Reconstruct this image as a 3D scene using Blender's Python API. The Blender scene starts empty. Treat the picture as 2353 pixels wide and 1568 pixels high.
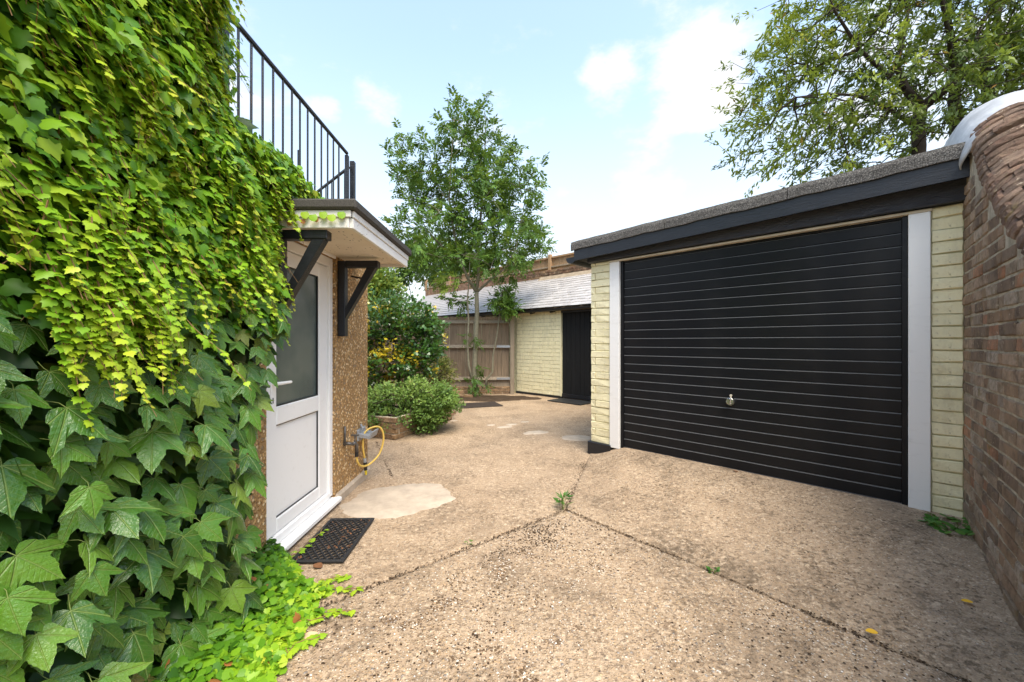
import bpy, bmesh, math, random
import numpy as np
from mathutils import Vector, Matrix, noise as mnoise
R = math.radians
random.seed(7); rng = np.random.default_rng(7)
scene = bpy.context.scene
COL = scene.collection

# ------------------------------------------------------------------ camera
CAMZ = 1.35
cam = bpy.data.cameras.new('camera'); cam.lens = 14.0; cam.sensor_width = 36.0
cam.shift_y = 3.0 / 2353; cam.clip_start = 0.02; cam.clip_end = 2000
cam_ob = bpy.data.objects.new('camera', cam); COL.objects.link(cam_ob)
cam_ob.location = (0, 0, CAMZ); cam_ob.rotation_euler = (R(90), 0, 0)
scene.camera = cam_ob
F = 915.0
def at(u, v, Y):                       # survey helper: a bearing in the 2353 px wide photograph at depth Y -> metres
    return Vector(((u - 1176.5) / F * Y, Y, CAMZ - (v - 787) / F * Y))

# ------------------------------------------------------------------ sky, sun, exposure
SUN_AZ, SUN_EL = 160.0, 60.0           # azimuth clockwise from +Y
world = bpy.data.worlds.new('World'); scene.world = world; world.use_nodes = True
wn = world.node_tree; wn.nodes.clear()
def wnode(t, **kw):
    n = wn.nodes.new(t)
    for k, v in kw.items():
        if k in n.inputs: n.inputs[k].default_value = v
        else: setattr(n, k, v)
    return n
sky = wnode('ShaderNodeTexSky'); sky.sky_type = 'NISHITA'; sky.sun_disc = False
sky.sun_elevation = R(SUN_EL); sky.sun_rotation = R(SUN_AZ)
sky.air_density = 1.0; sky.dust_density = 1.2; sky.ozone_density = 1.2
wtc = wnode('ShaderNodeTexCoord'); wmap = wnode('ShaderNodeMapping'); wmap.inputs['Scale'].default_value = (1.0, 1.0, 1.9)
wn.links.new(wtc.outputs['Generated'], wmap.inputs['Vector'])
n1 = wnode('ShaderNodeTexNoise', Scale=5.0, Detail=11.0, Roughness=0.62); wn.links.new(wmap.outputs[0], n1.inputs['Vector'])
def cloud_bank(u, v, rad):             # a cumulus standing in this direction of the sky
    d = Vector(((u - 1176.5) / F, 1.0, -(v - 787) / F)).normalized()
    dp = wnode('ShaderNodeVectorMath', operation='DOT_PRODUCT'); dp.inputs[1].default_value = d
    nv = wnode('ShaderNodeVectorMath', operation='NORMALIZE'); wn.links.new(wtc.outputs['Generated'], nv.inputs[0]); wn.links.new(nv.outputs[0], dp.inputs[0])
    mr = wnode('ShaderNodeMapRange'); mr.inputs['From Min'].default_value = math.cos(rad); mr.inputs['From Max'].default_value = 1.0
    mr.inputs['To Min'].default_value = -0.0; mr.inputs['To Max'].default_value = 0.20
    wn.links.new(dp.outputs['Value'], mr.inputs['Value']); return mr
acc = n1.outputs['Fac']
for u, v, r in ((1560, 50, .19), (1610, 140, .13), (1390, 190, .08), (1500, 370, .12), (1640, 240, .08), (870, 230, .06), (745, 255, .04), (300, 200, .3), (2300, 150, .3)):
    b = cloud_bank(u, v, r); ad = wnode('ShaderNodeMath', operation='ADD'); wn.links.new(acc, ad.inputs[0]); wn.links.new(b.outputs[0], ad.inputs[1]); acc = ad.outputs[0]
cr = wnode('ShaderNodeMapRange'); cr.interpolation_type = 'SMOOTHSTEP'
cr.inputs['From Min'].default_value = 0.575; cr.inputs['From Max'].default_value = 0.82; cr.inputs['To Max'].default_value = 0.9
wn.links.new(acc, cr.inputs['Value'])
# thin bright haze towards the horizon
sep = wnode('ShaderNodeSeparateXYZ'); wn.links.new(wtc.outputs['Generated'], sep.inputs[0])
hz = wnode('ShaderNodeMapRange'); hz.interpolation_type = 'SMOOTHSTEP'
hz.inputs['From Min'].default_value = 0.0; hz.inputs['From Max'].default_value = 0.62; hz.inputs['To Min'].default_value = 0.95; hz.inputs['To Max'].default_value = 0.14
wn.links.new(sep.outputs['Z'], hz.inputs['Value'])
tintm = wnode('ShaderNodeMix', data_type='RGBA', blend_type='MULTIPLY'); tintm.inputs['Factor'].default_value = 1.0; tintm.inputs['B'].default_value = (1.95, 1.88, 1.68, 1)
wn.links.new(sky.outputs[0], tintm.inputs['A'])
mixh = wnode('ShaderNodeMix', data_type='RGBA'); mixh.inputs['B'].default_value = (3.5, 3.6, 3.65, 1)
wn.links.new(hz.outputs[0], mixh.inputs['Factor']); wn.links.new(tintm.outputs['Result'], mixh.inputs['A'])
mixc = wnode('ShaderNodeMix', data_type='RGBA'); mixc.inputs['B'].default_value = (3.95, 3.9, 3.85, 1)
wn.links.new(cr.outputs[0], mixc.inputs['Factor']); wn.links.new(mixh.outputs['Result'], mixc.inputs['A'])
bg = wnode('ShaderNodeBackground', Strength=0.15); wo = wnode('ShaderNodeOutputWorld')
wn.links.new(mixc.outputs['Result'], bg.inputs['Color']); wn.links.new(bg.outputs[0], wo.inputs['Surface'])

sun = bpy.data.lights.new('sun', 'SUN'); sun.energy = 2.4; sun.angle = R(34); sun.color = (1.0, 0.93, 0.80)
sun_ob = bpy.data.objects.new('sun', sun); COL.objects.link(sun_ob)
sd = Vector((math.sin(R(SUN_AZ)) * math.cos(R(SUN_EL)), math.cos(R(SUN_AZ)) * math.cos(R(SUN_EL)), math.sin(R(SUN_EL))))
sun_ob.rotation_euler = (-sd).to_track_quat('-Z', 'Y').to_euler(); sun_ob.location = sd * 20
vs = scene.view_settings; vs.view_transform = 'Standard'; vs.look = 'None'; vs.exposure = 0.98; vs.gamma = 1.0; vs.use_curve_mapping = False
scene.cycles.use_denoising = True
scene.cycles.max_bounces = 8; scene.cycles.transparent_max_bounces = 8

# ------------------------------------------------------------------ material helpers
class NT:
    def __init__(s, name):
        s.m = bpy.data.materials.new(name); s.m.use_nodes = True; s.t = s.m.node_tree
        s.b = s.t.nodes['Principled BSDF']; s.out = s.t.nodes['Material Output']
    def n(s, typ, ins=None, **kw):
        x = s.t.nodes.new(typ)
        for k, v in kw.items(): setattr(x, k, v)
        for k, v in (ins or {}).items():
            if isinstance(v, bpy.types.NodeSocket): s.t.links.new(v, x.inputs[k])
            else: x.inputs[k].default_value = v
        return x
    def link(s, a, b): s.t.links.new(a, b)
    def co(s, kind='Object'): return s.n('ShaderNodeTexCoord').outputs[kind]
    def noise(s, scale, vec=None, detail=4.0, rough=0.55, dist=0.0):
        ins = {'Scale': scale, 'Detail': detail, 'Roughness': rough, 'Distortion': dist}
        if vec is not None: ins['Vector'] = vec
        return s.n('ShaderNodeTexNoise', ins).outputs['Fac']
    def vor(s, scale, vec=None, feature='F1', rnd=1.0):
        ins = {'Scale': scale, 'Randomness': rnd}
        if vec is not None: ins['Vector'] = vec
        return s.n('ShaderNodeTexVoronoi', ins, feature=feature)
    def ramp(s, fac, stops, interp='LINEAR'):
        r = s.n('ShaderNodeValToRGB', {'Fac': fac}); r.color_ramp.interpolation = interp
        e = r.color_ramp.elements
        while len(e) < len(stops): e.new(0.5)
        for i, (p, c) in enumerate(stops):
            e[i].position = p; e[i].color = (c[0], c[1], c[2], 1) if hasattr(c, '__len__') else (c, c, c, 1)
        return r.outputs['Color']
    def mix(s, fac, a, b, mode='MIX'):
        x = s.n('ShaderNodeMix', data_type='RGBA', blend_type=mode)
        for k, v in (('Factor', fac), ('A', a), ('B', b)):
            if isinstance(v, bpy.types.NodeSocket): s.link(v, x.inputs[k])
            elif hasattr(v, '__len__'): x.inputs[k].default_value = (v[0], v[1], v[2], 1)
            else: x.inputs[k].default_value = v
        return x.outputs['Result']
    def math(s, op, a, b=0.0, c=0.0):
        x = s.n('ShaderNodeMath', operation=op)
        for i, v in enumerate((a, b, c)):
            if isinstance(v, bpy.types.NodeSocket): s.link(v, x.inputs[i])
            else: x.inputs[i].default_value = v
        return x.outputs[0]
    def mr(s, v, a, b, c=0.0, d=1.0, smooth=False):
        x = s.n('ShaderNodeMapRange', {'Value': v, 'From Min': a, 'From Max': b, 'To Min': c, 'To Max': d})
        if smooth: x.interpolation_type = 'SMOOTHSTEP'
        return x.outputs[0]
    def bump(s, h, dist=0.01, strength=1.0, prev=None):
        ins = {'Height': h, 'Distance': dist, 'Strength': strength}
        if prev is not None: ins['Normal'] = prev
        o = s.n('ShaderNodeBump', ins).outputs[0]; s.link(o, s.b.inputs['Normal']); return o
    def base(s, c):
        if isinstance(c, bpy.types.NodeSocket): s.link(c, s.b.inputs['Base Color'])
        else: s.b.inputs['Base Color'].default_value = (c[0], c[1], c[2], 1)
    def rough(s, v):
        if isinstance(v, bpy.types.NodeSocket): s.link(v, s.b.inputs['Roughness'])
        else: s.b.inputs['Roughness'].default_value = v
    def spec(s, v): s.b.inputs['Specular IOR Level'].default_value = v
    def map(s, vec, scale=(1, 1, 1), rot=(0, 0, 0)):
        return s.n('ShaderNodeMapping', {'Vector': vec, 'Scale': scale, 'Rotation': rot}).outputs[0]
    def rand(s): return s.n('ShaderNodeObjectInfo').outputs['Random']
    def attr(s, name): return s.n('ShaderNodeAttribute', attribute_name=name).outputs['Fac']
M = {}

# concrete of the drive: pebbly aggregate in sandy cement
def concrete(name, tone=1.0, dark=0.5, pebble=0.75, spots=.5, spotc=(.10, .08, .06)):
    k = NT(name); co = k.co()
    big = k.noise(0.9, co, 6, .6); mid = k.noise(7, co, 6, .65); fine = k.noise(60, co, 5, .7)
    c = k.ramp(k.mix(.5, big, mid), [(.3, (.25, .19, .135)), (.5, (.375, .29, .21)), (.72, (.49, .395, .30))])
    c = k.mix(k.mr(fine, .35, .7, 0, .55), c, (.23, .165, .11))
    v1 = k.vor(95, co); v2 = k.vor(52, co)
    pc1 = k.ramp(k.n('ShaderNodeSeparateColor', {'Color': v1.outputs['Color']}).outputs[0],
                 [(0, (.60, .52, .42)), (.16, (.36, .25, .15)), (.34, (.45, .36, .26)), (.5, (.16, .12, .09)), (.62, (.42, .30, .18)), (.76, (.10, .085, .075)), (.84, (.5, .33, .18)), (.93, (.72, .66, .58))], 'CONSTANT')
    pc2 = k.ramp(k.n('ShaderNodeSeparateColor', {'Color': v2.outputs['Color']}).outputs[0],
                 [(0, (.40, .29, .18)), (.3, (.66, .60, .52)), (.42, (.34, .25, .17)), (.66, (.18, .15, .13)), (.78, (.50, .36, .22)), (.9, (.30, .29, .29))], 'CONSTANT')
    m1 = k.mr(v1.outputs['Distance'], .28, .5, 1, 0); m2 = k.mr(v2.outputs['Distance'], .22, .4, 1, 0)
    pick = k.math('GREATER_THAN', k.n('ShaderNodeSeparateColor', {'Color': v2.outputs['Color']}).outputs[1], .62)
    pebm = k.mr(k.noise(2.2, co, 4), .32, .62, .25, 1)
    c = k.mix(k.math('MULTIPLY', k.math('MULTIPLY', m1, pebble), pebm), c, pc1)
    c = k.mix(k.math('MULTIPLY', k.math('MULTIPLY', m2, pick), pebble), c, pc2)
    stain = k.math('MULTIPLY', k.mr(k.noise(1.3, co, 7, .68, .4), .46, .66, 0, 1, True), k.mr(k.noise(24, co, 5, .7), .34, .6, .12, 1))
    c = k.mix(k.math('MULTIPLY', stain, dark), c, (.075, .058, .042))
    pit = k.math('MULTIPLY', k.mr(k.noise(42, co, 3, .6, .3), .53, .62, 0, 1), k.mr(k.noise(3.0, co, 5, .65), .38, .60, .25, 1))
    c = k.mix(k.math('MULTIPLY', pit, .62), c, (.12, .085, .055))
    vs_ = k.vor(27, k.n('ShaderNodeVectorMath', {0: co, 1: k.n('ShaderNodeVectorMath', {0: k.n('ShaderNodeTexNoise', {'Vector': co, 'Scale': 40.0, 'Detail': 3.0}).outputs['Color'], 1: (.03, .03, .03)}, operation='MULTIPLY').outputs[0]}, operation='ADD').outputs[0])
    on = k.math('GREATER_THAN', k.n('ShaderNodeSeparateColor', {'Color': vs_.outputs['Color']}).outputs[2], k.mr(k.noise(1.9, co, 6, .65), .36, .66, 1.0, .25))
    spt = k.math('MULTIPLY', k.mr(k.math('ADD', vs_.outputs['Distance'], k.mr(k.noise(14, co, 3), .3, .7, -.14, .2)), .20, .42, 1, 0), on)
    c = k.mix(k.math('MULTIPLY', spt, spots), c, spotc)
    lighter = k.math('MULTIPLY', k.mr(k.noise(31, co, 3, .6), .56, .68, 0, 1), .45)  # random paler sandy flecks
    c = k.mix(lighter, c, (.66, .54, .41))
    c = k.mix(1.0, c, (tone * 1.06, tone, tone * .91), 'MULTIPLY')
    k.base(c); k.rough(.9); k.spec(.25)
    h = k.math('ADD', k.math('MULTIPLY', m1, .5), k.math('MULTIPLY', k.math('MULTIPLY', m2, pick), .8))
    h = k.math('SUBTRACT', h, k.math('MULTIPLY', pit, .8)); h = k.math('ADD', h, k.math('MULTIPLY', fine, .8)); h = k.math('ADD', h, k.math('MULTIPLY', mid, 1.2))
    k.bump(h, .006, .9)
    return k.m
M['drive'] = concrete('drive_concrete', 1.15, .8, .9, .55, (.14, .10, .07))
M['yard'] = concrete('yard_concrete', 1.14, .55, .5, .5, (.16, .11, .07))
M['apron'] = concrete('apron_concrete', 1.12, .8, .6, .66, (.10, .078, .055))
def simple(name, col, rough=.7, spec=.4, metal=0.0, nz=0.0, nscale=20, bump=0.0, bscale=80, var=0.0):
    k = NT(name); k.rough(rough); k.spec(spec); k.b.inputs['Metallic'].default_value = metal
    co = k.co()
    c = col
    if nz: c = k.mix(k.mr(k.noise(nscale, co, 6, .65), .35, .68, 0, nz), col, tuple(x * .35 for x in col))
    if var: c = k.mix(k.math('MULTIPLY', k.rand(), var), c, tuple(x * .45 for x in col))
    k.base(c)
    if bump: k.bump(k.noise(bscale, co, 5, .65), bump, .8)
    return k.m
M['soil'] = simple('soil', (.085, .058, .038), .95, .1, nz=.6, nscale=9, bump=.02, bscale=40)
M['patch'] = simple('pale_mortar', (.52, .425, .325), .9, .2, nz=.4, nscale=7, bump=.006, bscale=70)
M['grass'] = simple('far_grass', (.06, .09, .03), .95, .1, nz=.6, nscale=3)
M['felt'] = simple('roof_felt', (.105, .095, .085), .95, .2, nz=.75, nscale=130, bump=.004, bscale=220)
k = NT('mineral_felt'); co = k.co(); g = k.noise(120, co, 4, .8)
k.base(k.mix(k.mr(k.noise(4, co, 5), .4, .7, 0, .5), k.ramp(g, [(.38, (.03, .028, .026)), (.52, (.105, .098, .09)), (.62, (.30, .28, .25))]), (.07, .062, .055))); k.rough(.95); k.spec(.2); k.bump(g, .004, 1); M['mineral'] = k.m
# black gloss paint on wood / metal
k = NT('black_paint'); co = k.co(); k.base(k.mix(k.mr(k.noise(35, co, 5, .7), .62, .75, 0, .25), (.010, .011, .014), (.10, .09, .08))); k.rough(k.mr(k.noise(9, co, 4), .3, .7, .28, .5)); k.spec(.5)
k.bump(k.noise(60, k.map(co, (.25, 1, 1.6)), 5, .7), .004, .8); M['black'] = k.m
k = NT('black_rough_timber'); co = k.co(); k.base((.018, .020, .027)); k.rough(.28); k.spec(.7)
k.bump(k.noise(26, k.map(co, (.55, 1, 1.5)), 7, .75, 1.2), .018, 1.0); M['black_rough'] = k.m
k = NT('black_door_metal'); co = k.co()
sp = k.math('MULTIPLY', k.math('LESS_THAN', k.vor(7, co).outputs['Distance'], .038), 1.0)
k.base(k.mix(sp, k.mix(k.mr(k.noise(3.5, co, 5), .45, .75, 0, .5), (.009, .0095, .011), (.022, .021, .020)), (.55, .52, .48))); k.rough(k.mr(k.noise(2.2, co, 4), .3, .7, .25, .38)); k.spec(.18); k.bump(k.noise(1.6, k.map(co, (1, 1, .5)), 3), .02, .35); M['gdoor'] = k.m
M['ledge'] = simple('ledge_highlight', (.20, .195, .185), .55, .5)  # paler colour paints the sky highlight on each slat's upper chamfer
# white upvc and paint
k = NT('white_upvc'); co = k.co(); k.base(k.mix(k.mr(k.noise(22, co, 6, .7), .58, .75, 0, .3), (.88, .865, .84), (.56, .51, .44))); k.rough(.38); k.spec(.45); M['upvc'] = k.m
k = NT('white_door_jamb'); co = k.co(); k.base(k.mix(k.mr(k.noise(5, k.map(co, (1, 1, 4)), 6, .7), .55, .75, 0, .35), (.82, .80, .765), (.52, .48, .43))); k.rough(.45); M['jamb'] = k.m
k = NT('speckled_white_board'); co = k.co()
d1 = k.vor(42, k.map(co, (1, 1, 1))); dm = k.math('MULTIPLY', k.math('LESS_THAN', d1.outputs['Distance'], .16), k.mr(k.noise(6, co, 4), .45, .6, 0, 1))
k.base(k.mix(dm, k.mix(k.mr(k.noise(5, co, 5), .4, .75, 0, .4), (.82, .79, .74), (.66, .56, .44)), (.10, .07, .05))); k.rough(.6); M['board'] = k.m
k = NT('soffit_board'); co = k.co()
d1 = k.vor(36, k.map(co, (1, .55, 1), (0, 0, .6))); dm = k.math('MULTIPLY', k.math('LESS_THAN', d1.outputs['Distance'], .19), k.mr(k.noise(5, co, 4), .44, .56, 0, 1))
k.base(k.mix(dm, k.mix(k.mr(k.noise(4, co, 5), .4, .75, 0, .5), (.80, .70, .56), (.62, .50, .36)), (.12, .08, .05))); k.rough(.7); M['soffit'] = k.m
M['cream_trim'] = simple('cream_trim', (.66, .58, .44), .6, .3, nz=.4, nscale=12)
# pebbledash
k = NT('pebbledash'); co = k.co(); v = k.vor(48, co); v2 = k.vor(150, co)
s0 = k.n('ShaderNodeSeparateColor', {'Color': v.outputs['Color']}).outputs[0]
c = k.ramp(s0, [(0, (.64, .46, .25)), (.18, (.46, .30, .15)), (.36, (.78, .62, .40)), (.5, (.22, .14, .08)), (.62, (.60, .41, .21)), (.80, (.82, .72, .54)), (.92, (.30, .25, .20))], 'CONSTANT')
e = k.mr(v.outputs['Distance'], .40, .62, 1, 0)
c = k.mix(e, (.36, .245, .125), c); c = k.mix(k.mr(k.noise(1.5, co, 5), .4, .75, 0, .25), c, (.34, .23, .12))
c = k.mix(1.0, c, (1.15, 1.0, .80), 'MULTIPLY'); k.base(c); k.rough(.85); k.spec(.3); k.bump(k.math('ADD', e, k.math('MULTIPLY', v2.outputs['Distance'], .4)), .012, 1.0); M['dash'] = k.m
# cream masonry paint over brick
k = NT('cream_masonry_paint'); co = k.co(); n_ = k.noise(34, co, 6, .68)
c = k.mix(k.mr(k.noise(3.2, co, 6, .65), .38, .72, 0, .55), (.88, .80, .52), (.76, .67, .41))
c = k.mix(k.mr(k.noise(18, co, 6, .75), .60, .74, 0, .7), c, (.27, .22, .14)); gp_ = k.n('ShaderNodeNewGeometry').outputs['Position']; c = k.mix(k.mr(k.noise(7, k.map(gp_, (1, 1, .35)), 6, .7), .52, .75, 0, .45), c, (.42, .36, .24))
k.base(k.mix(k.math('MULTIPLY', k.rand(), .22), c, (.52, .47, .27))); k.rough(.75); k.spec(.3)
k.bump(n_, .008, .9); M['cream'] = k.m
k = NT('cream_paint_mortar'); co = k.co(); k.base(k.mix(k.mr(k.noise(16, co, 5), .4, .65), (.60, .55, .33), (.40, .35, .21))); k.rough(.9); k.bump(k.noise(60, co, 5), .008, 1); M['cream_mortar'] = k.m
# old weathered brick
def oldbrick(name, stops, soot=.6, lichen=.5, smear=.0):
    k = NT(name); co = k.co(); n_ = k.n('ShaderNodeNewGeometry').outputs['Position']
    c = k.ramp(k.rand(), stops, 'CONSTANT')
    c = k.mix(k.mr(k.noise(22, n_, 7, .75), .33, .66, 0, .8), c, k.ramp(k.noise(9, n_, 4), [(.35, (.10, .075, .058)), (.65, (.42, .31, .22))]))
    c = k.mix(k.math('MULTIPLY', k.mr(k.noise(2.0, n_, 5, .6), .42, .66, 0, 1, True), soot), c, (.07, .055, .042))
    c = k.mix(k.math('MULTIPLY', k.mr(k.noise(30, n_, 6, .72), .62, .68, 0, 1), lichen), c, (.62, .54, .42))
    c = k.mix(k.math('MULTIPLY', k.mr(k.noise(5.5, n_, 4, .6), .64, .72, 0, 1), .55), c, (.30, .23, .05))
    c = k.mix(k.math('MULTIPLY', k.mr(k.noise(16, n_, 6, .7, .5), .56, .64, 0, 1), smear), c, (.33, .265, .18))
    k.base(c); k.rough(.92); k.spec(.2); c = k.mix(1.0, c, (1.22, 1.14, 1.05), 'MULTIPLY'); k.base(c); k.bump(k.noise(45, n_, 8, .78), .03, 1.0); return k.m
M['brick'] = oldbrick('old_brick', [(0, (.44, .31, .21)), (.14, (.24, .185, .145)), (.28, (.42, .29, .20)), (.42, (.55, .42, .32)), (.54, (.30, .23, .18)), (.64, (.52, .42, .32)), (.78, (.55, .29, .18)), (.86, (.42, .36, .30)), (.94, (.62, .54, .45))], .35, .9, .7)
M['coping'] = oldbrick('coping_brick', [(0, (.20, .125, .095)), (.25, (.26, .155, .115)), (.45, (.17, .12, .10)), (.6, (.30, .19, .14)), (.75, (.23, .16, .13)), (.9, (.34, .24, .19))], .35, .95, .3)
M['farbrick'] = oldbrick('far_brick', [(0, (.16, .08, .05)), (.3, (.12, .07, .05)), (.55, (.22, .12, .07)), (.75, (.15, .11, .08)), (.9, (.28, .18, .10))], .3, .6)
M['bedbrick'] = oldbrick('bed_brick', [(0, (.30, .19, .10)), (.3, (.24, .16, .09)), (.55, (.36, .24, .13)), (.75, (.20, .13, .08)), (.9, (.40, .29, .17))], .2, .35)
M['mortar'] = simple('old_mortar', (.56, .48, .36), .95, .1, nz=.7, nscale=14, bump=.012, bscale=60)
M['fillet'] = simple('tan_mortar_fillet', (.40, .32, .23), .95, .1, nz=.5, nscale=8, bump=.01, bscale=40)
M['lead'] = simple('white_lead', (.56, .565, .57), .45, .4, nz=.6, nscale=7, bump=.006, bscale=18)
# timber
def timber(name, ca, cb, var=.6):
    k = NT(name); n_ = k.co(); mp = k.map(n_, (1, 1, .06)); g = k.noise(48, mp, 6, .7, .4)
    off = k.n('ShaderNodeVectorMath', {0: n_}, operation='ADD'); k.link(k.rand(), off.inputs[1])
    g = k.noise(48, k.map(off.outputs[0], (1, 1, .06)), 6, .7, .4)
    c = k.mix(k.mr(g, .35, .68), ca, cb)
    c = k.mix(k.math('MULTIPLY', k.rand(), var), c, tuple(x * .4 for x in ca)); k.base(c); k.rough(.85); k.spec(.2); k.bump(g, .006, .8); return k.m
M['fence'] = timber('weathered_fence', (.36, .265, .175), (.17, .12, .08), .45)
M['fence_rail'] = timber('weathered_rail', (.42, .335, .24), (.22, .17, .12), .3)
M['new_fence'] = timber('tan_fence', (.50, .33, .19), (.36, .22, .12), .35)
M['plank_black'] = timber('black_planks', (.016, .016, .016), (.008, .008, .008), .3)
M['steel'] = simple('galvanised_steel', (.50, .51, .52), .4, .5, .8, nz=.3)
M['chrome'] = simple('chrome', (.78, .79, .8), .22, .5, 1.0)
M['hose'] = simple('yellow_hose', (.72, .48, .10), .4, .5)
M['hose_tip'] = simple('yellow_plastic', (.80, .62, .03), .4, .5)
M['black_plastic'] = simple('black_plastic', (.012, .012, .013), .4, .5)
M['grey_plastic'] = simple('grey_plastic', (.34, .35, .36), .45, .5, nz=.3)
M['tap'] = simple('dull_tap_metal', (.16, .15, .14), .45, .5, .6, nz=.4)
M['rubber'] = simple('black_rubber', (.020, .020, .021), .6, .4, nz=.3, bump=.003, bscale=120)
M['rust'] = simple('rusty_iron', (.055, .04, .032), .8, .3, nz=.7, nscale=12, bump=.006, bscale=50)
k = NT('blue_grey_slate'); n_ = k.n('ShaderNodeNewGeometry').outputs['Position']
c = k.mix(k.rand(), (.52, .49, .465), (.39, .365, .345)); c = k.mix(k.mr(k.noise(14, n_, 6, .7), .4, .7, 0, .4), c, (.33, .29, .28))
k.base(c); k.rough(.42); k.spec(.6); k.bump(k.noise(40, n_, 5), .006, .6); M['slate'] = k.m
k = NT('frosted_glass'); co = k.co(); k.base(k.mix(k.mr(k.noise(2.2, co, 3), .35, .65), (.04, .07, .072), (.12, .145, .125))); k.rough(.24); k.spec(.65)
k.b.inputs['Coat Weight'].default_value = .3; k.b.inputs['Coat Roughness'].default_value = .15
k.bump(k.vor(260, co).outputs['Distance'], .0015, .5); M['glass'] = k.m

# leaves: colour ramp over a per-leaf tint, slightly see-through blades
def leafmat(name, stops, rough=.42, trans=.3, byobj=False, veins=False, spec=.3):
    k = NT(name); t = k.rand() if byobj else k.attr('tint')
    c = k.ramp(t, stops)
    if veins:
        uv = k.n('ShaderNodeSeparateXYZ', {'Vector': k.co('UV')}); x = k.math('ABSOLUTE', uv.outputs[0]); y = uv.outputs[1]
        vm = None
        for dx, dy in ((0, 1), (.76, .65), (.93, .16)):
            dist = k.math('ABSOLUTE', k.math('SUBTRACT', k.math('MULTIPLY', x, dy), k.math('MULTIPLY', y, dx)))
            along = k.math('GREATER_THAN', k.math('ADD', k.math('MULTIPLY', x, dx), k.math('MULTIPLY', y, dy)), 0)
            g = k.math('MULTIPLY', k.mr(dist, .004, .022, 1, 0), along)
            vm = g if vm is None else k.math('MAXIMUM', vm, g)
        side = k.n('ShaderNodeTexWave', {'Vector': k.n('ShaderNodeCombineXYZ', {'X': k.math('SUBTRACT', y, k.math('MULTIPLY', x, .75)), 'Y': 0.0, 'Z': 0.0}).outputs[0], 'Scale': 2.6, 'Distortion': .6, 'Detail': 1.0})
        sv = k.mr(side.outputs['Fac'], .80, .99, 0, .16)
        vm = k.math('MAXIMUM', vm, sv)
        rim = k.mr(k.noise(3.5, k.co('UV'), 3), .45, .7, 0, .5)
        c = k.mix(rim, c, k.mix(.5, c, (.20, .24, .04)))
        c = k.mix(k.math('MULTIPLY', vm, .62), c, (.24, .33, .08))
        k.bump(k.math('SUBTRACT', k.noise(9, k.co('UV'), 3), k.math('MULTIPLY', vm, .6)), .006, .7)
    k.base(c); k.rough(rough); k.spec(spec)
    tr = k.n('ShaderNodeBsdfTranslucent', {'Color': k.mix(.35, c, (.45, .55, .06), 'MIX')}); ms = k.n('ShaderNodeMixShader', {'Fac': trans})
    k.link(k.b.outputs[0], ms.inputs[1]); k.link(tr.outputs[0], ms.inputs[2]); k.link(ms.outputs[0], k.out.inputs['Surface']); return k.m
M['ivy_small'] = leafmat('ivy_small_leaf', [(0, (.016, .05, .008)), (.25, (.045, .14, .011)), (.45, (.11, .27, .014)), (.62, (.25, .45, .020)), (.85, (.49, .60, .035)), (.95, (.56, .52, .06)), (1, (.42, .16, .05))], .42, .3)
M['ivy_large'] = leafmat('ivy_large_leaf', [(0, (.034, .10, .012)), (.4, (.064, .17, .016)), (.75, (.11, .25, .022)), (.93, (.17, .29, .03)), (.985, (.24, .25, .05)), (1, (.34, .24, .06))], .27, .12, True, True, .5)
M['ash'] = leafmat('pinnate_leaf', [(0, (.045, .11, .022)), (.5, (.10, .20, .03)), (.85, (.20, .31, .04)), (1, (.33, .33, .04))], .45, .3)
M['willow'] = leafmat('narrow_leaf', [(0, (.04, .075, .018)), (.45, (.11, .17, .025)), (.75, (.28, .35, .04)), (.93, (.44, .44, .06)), (1, (.36, .20, .05))], .42, .3)
M['holly'] = leafmat('glossy_shrub_leaf', [(0, (.02, .06, .014)), (.5, (.045, .12, .018)), (.80, (.09, .19, .025)), (.86, (.42, .36, .02)), (1, (.62, .43, .03))], .28, .2, spec=.6)
M['lowshrub'] = leafmat('low_shrub_leaf', [(0, (.05, .11, .025)), (.5, (.15, .25, .05)), (.85, (.30, .41, .09)), (1, (.34, .33, .12))], .5, .3)
M['olive'] = leafmat('olive_shrub_leaf', [(0, (.05, .07, .02)), (.5, (.13, .15, .035)), (1, (.28, .26, .07))], .5, .3)
M['conifer'] = leafmat('pale_shrub_leaf', [(0, (.06, .13, .025)), (.5, (.17, .27, .05)), (.8, (.30, .38, .06)), (1, (.55, .46, .06))], .5, .3)
M['weed'] = leafmat('weed_leaf', [(0, (.03, .11, .02)), (.5, (.06, .19, .03)), (1, (.14, .28, .05))], .45, .3)
M['bark_pale'] = simple('pale_grey_bark', (.26, .235, .16), .85, .2, nz=.5, nscale=16, bump=.008, bscale=40)
M['bark_dark'] = simple('dark_bark', (.07, .055, .042), .9, .2, nz=.5, nscale=16, bump=.01, bscale=40)
M['twig'] = simple('reddish_twig', (.26, .15, .07), .8, .2)
M['petiole'] = simple('green_stalk', (.20, .25, .06), .6, .3)
M['dead_orange'] = simple('dead_orange_leaf', (.46, .19, .07), .75, .2, nz=.4, nscale=30)
M['dead_brown'] = simple('dead_brown_leaf', (.22, .10, .045), .8, .2, nz=.4, nscale=30)
M['dead_yellow'] = simple('fallen_yellow_leaf', (.75, .42, .03), .6, .3)
M['dead_pale'] = simple('fallen_pale_leaf', (.68, .44, .25), .7, .3)
M['crumb'] = simple('brown_crumb', (.16, .105, .062), .9, .1, nz=.6, nscale=60)
M['litter'] = simple('litter', (.065, .042, .026), .9, .1, nz=.6, nscale=60)
k = NT('loose_pebble'); k.base(k.ramp(k.attr('tint'), [(0, (.62, .55, .46)), (.3, (.40, .29, .19)), (.55, (.22, .18, .15)), (.75, (.50, .33, .19)), (.9, (.75, .70, .63))], 'CONSTANT')); k.rough(.7); M['pebble'] = k.m
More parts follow.
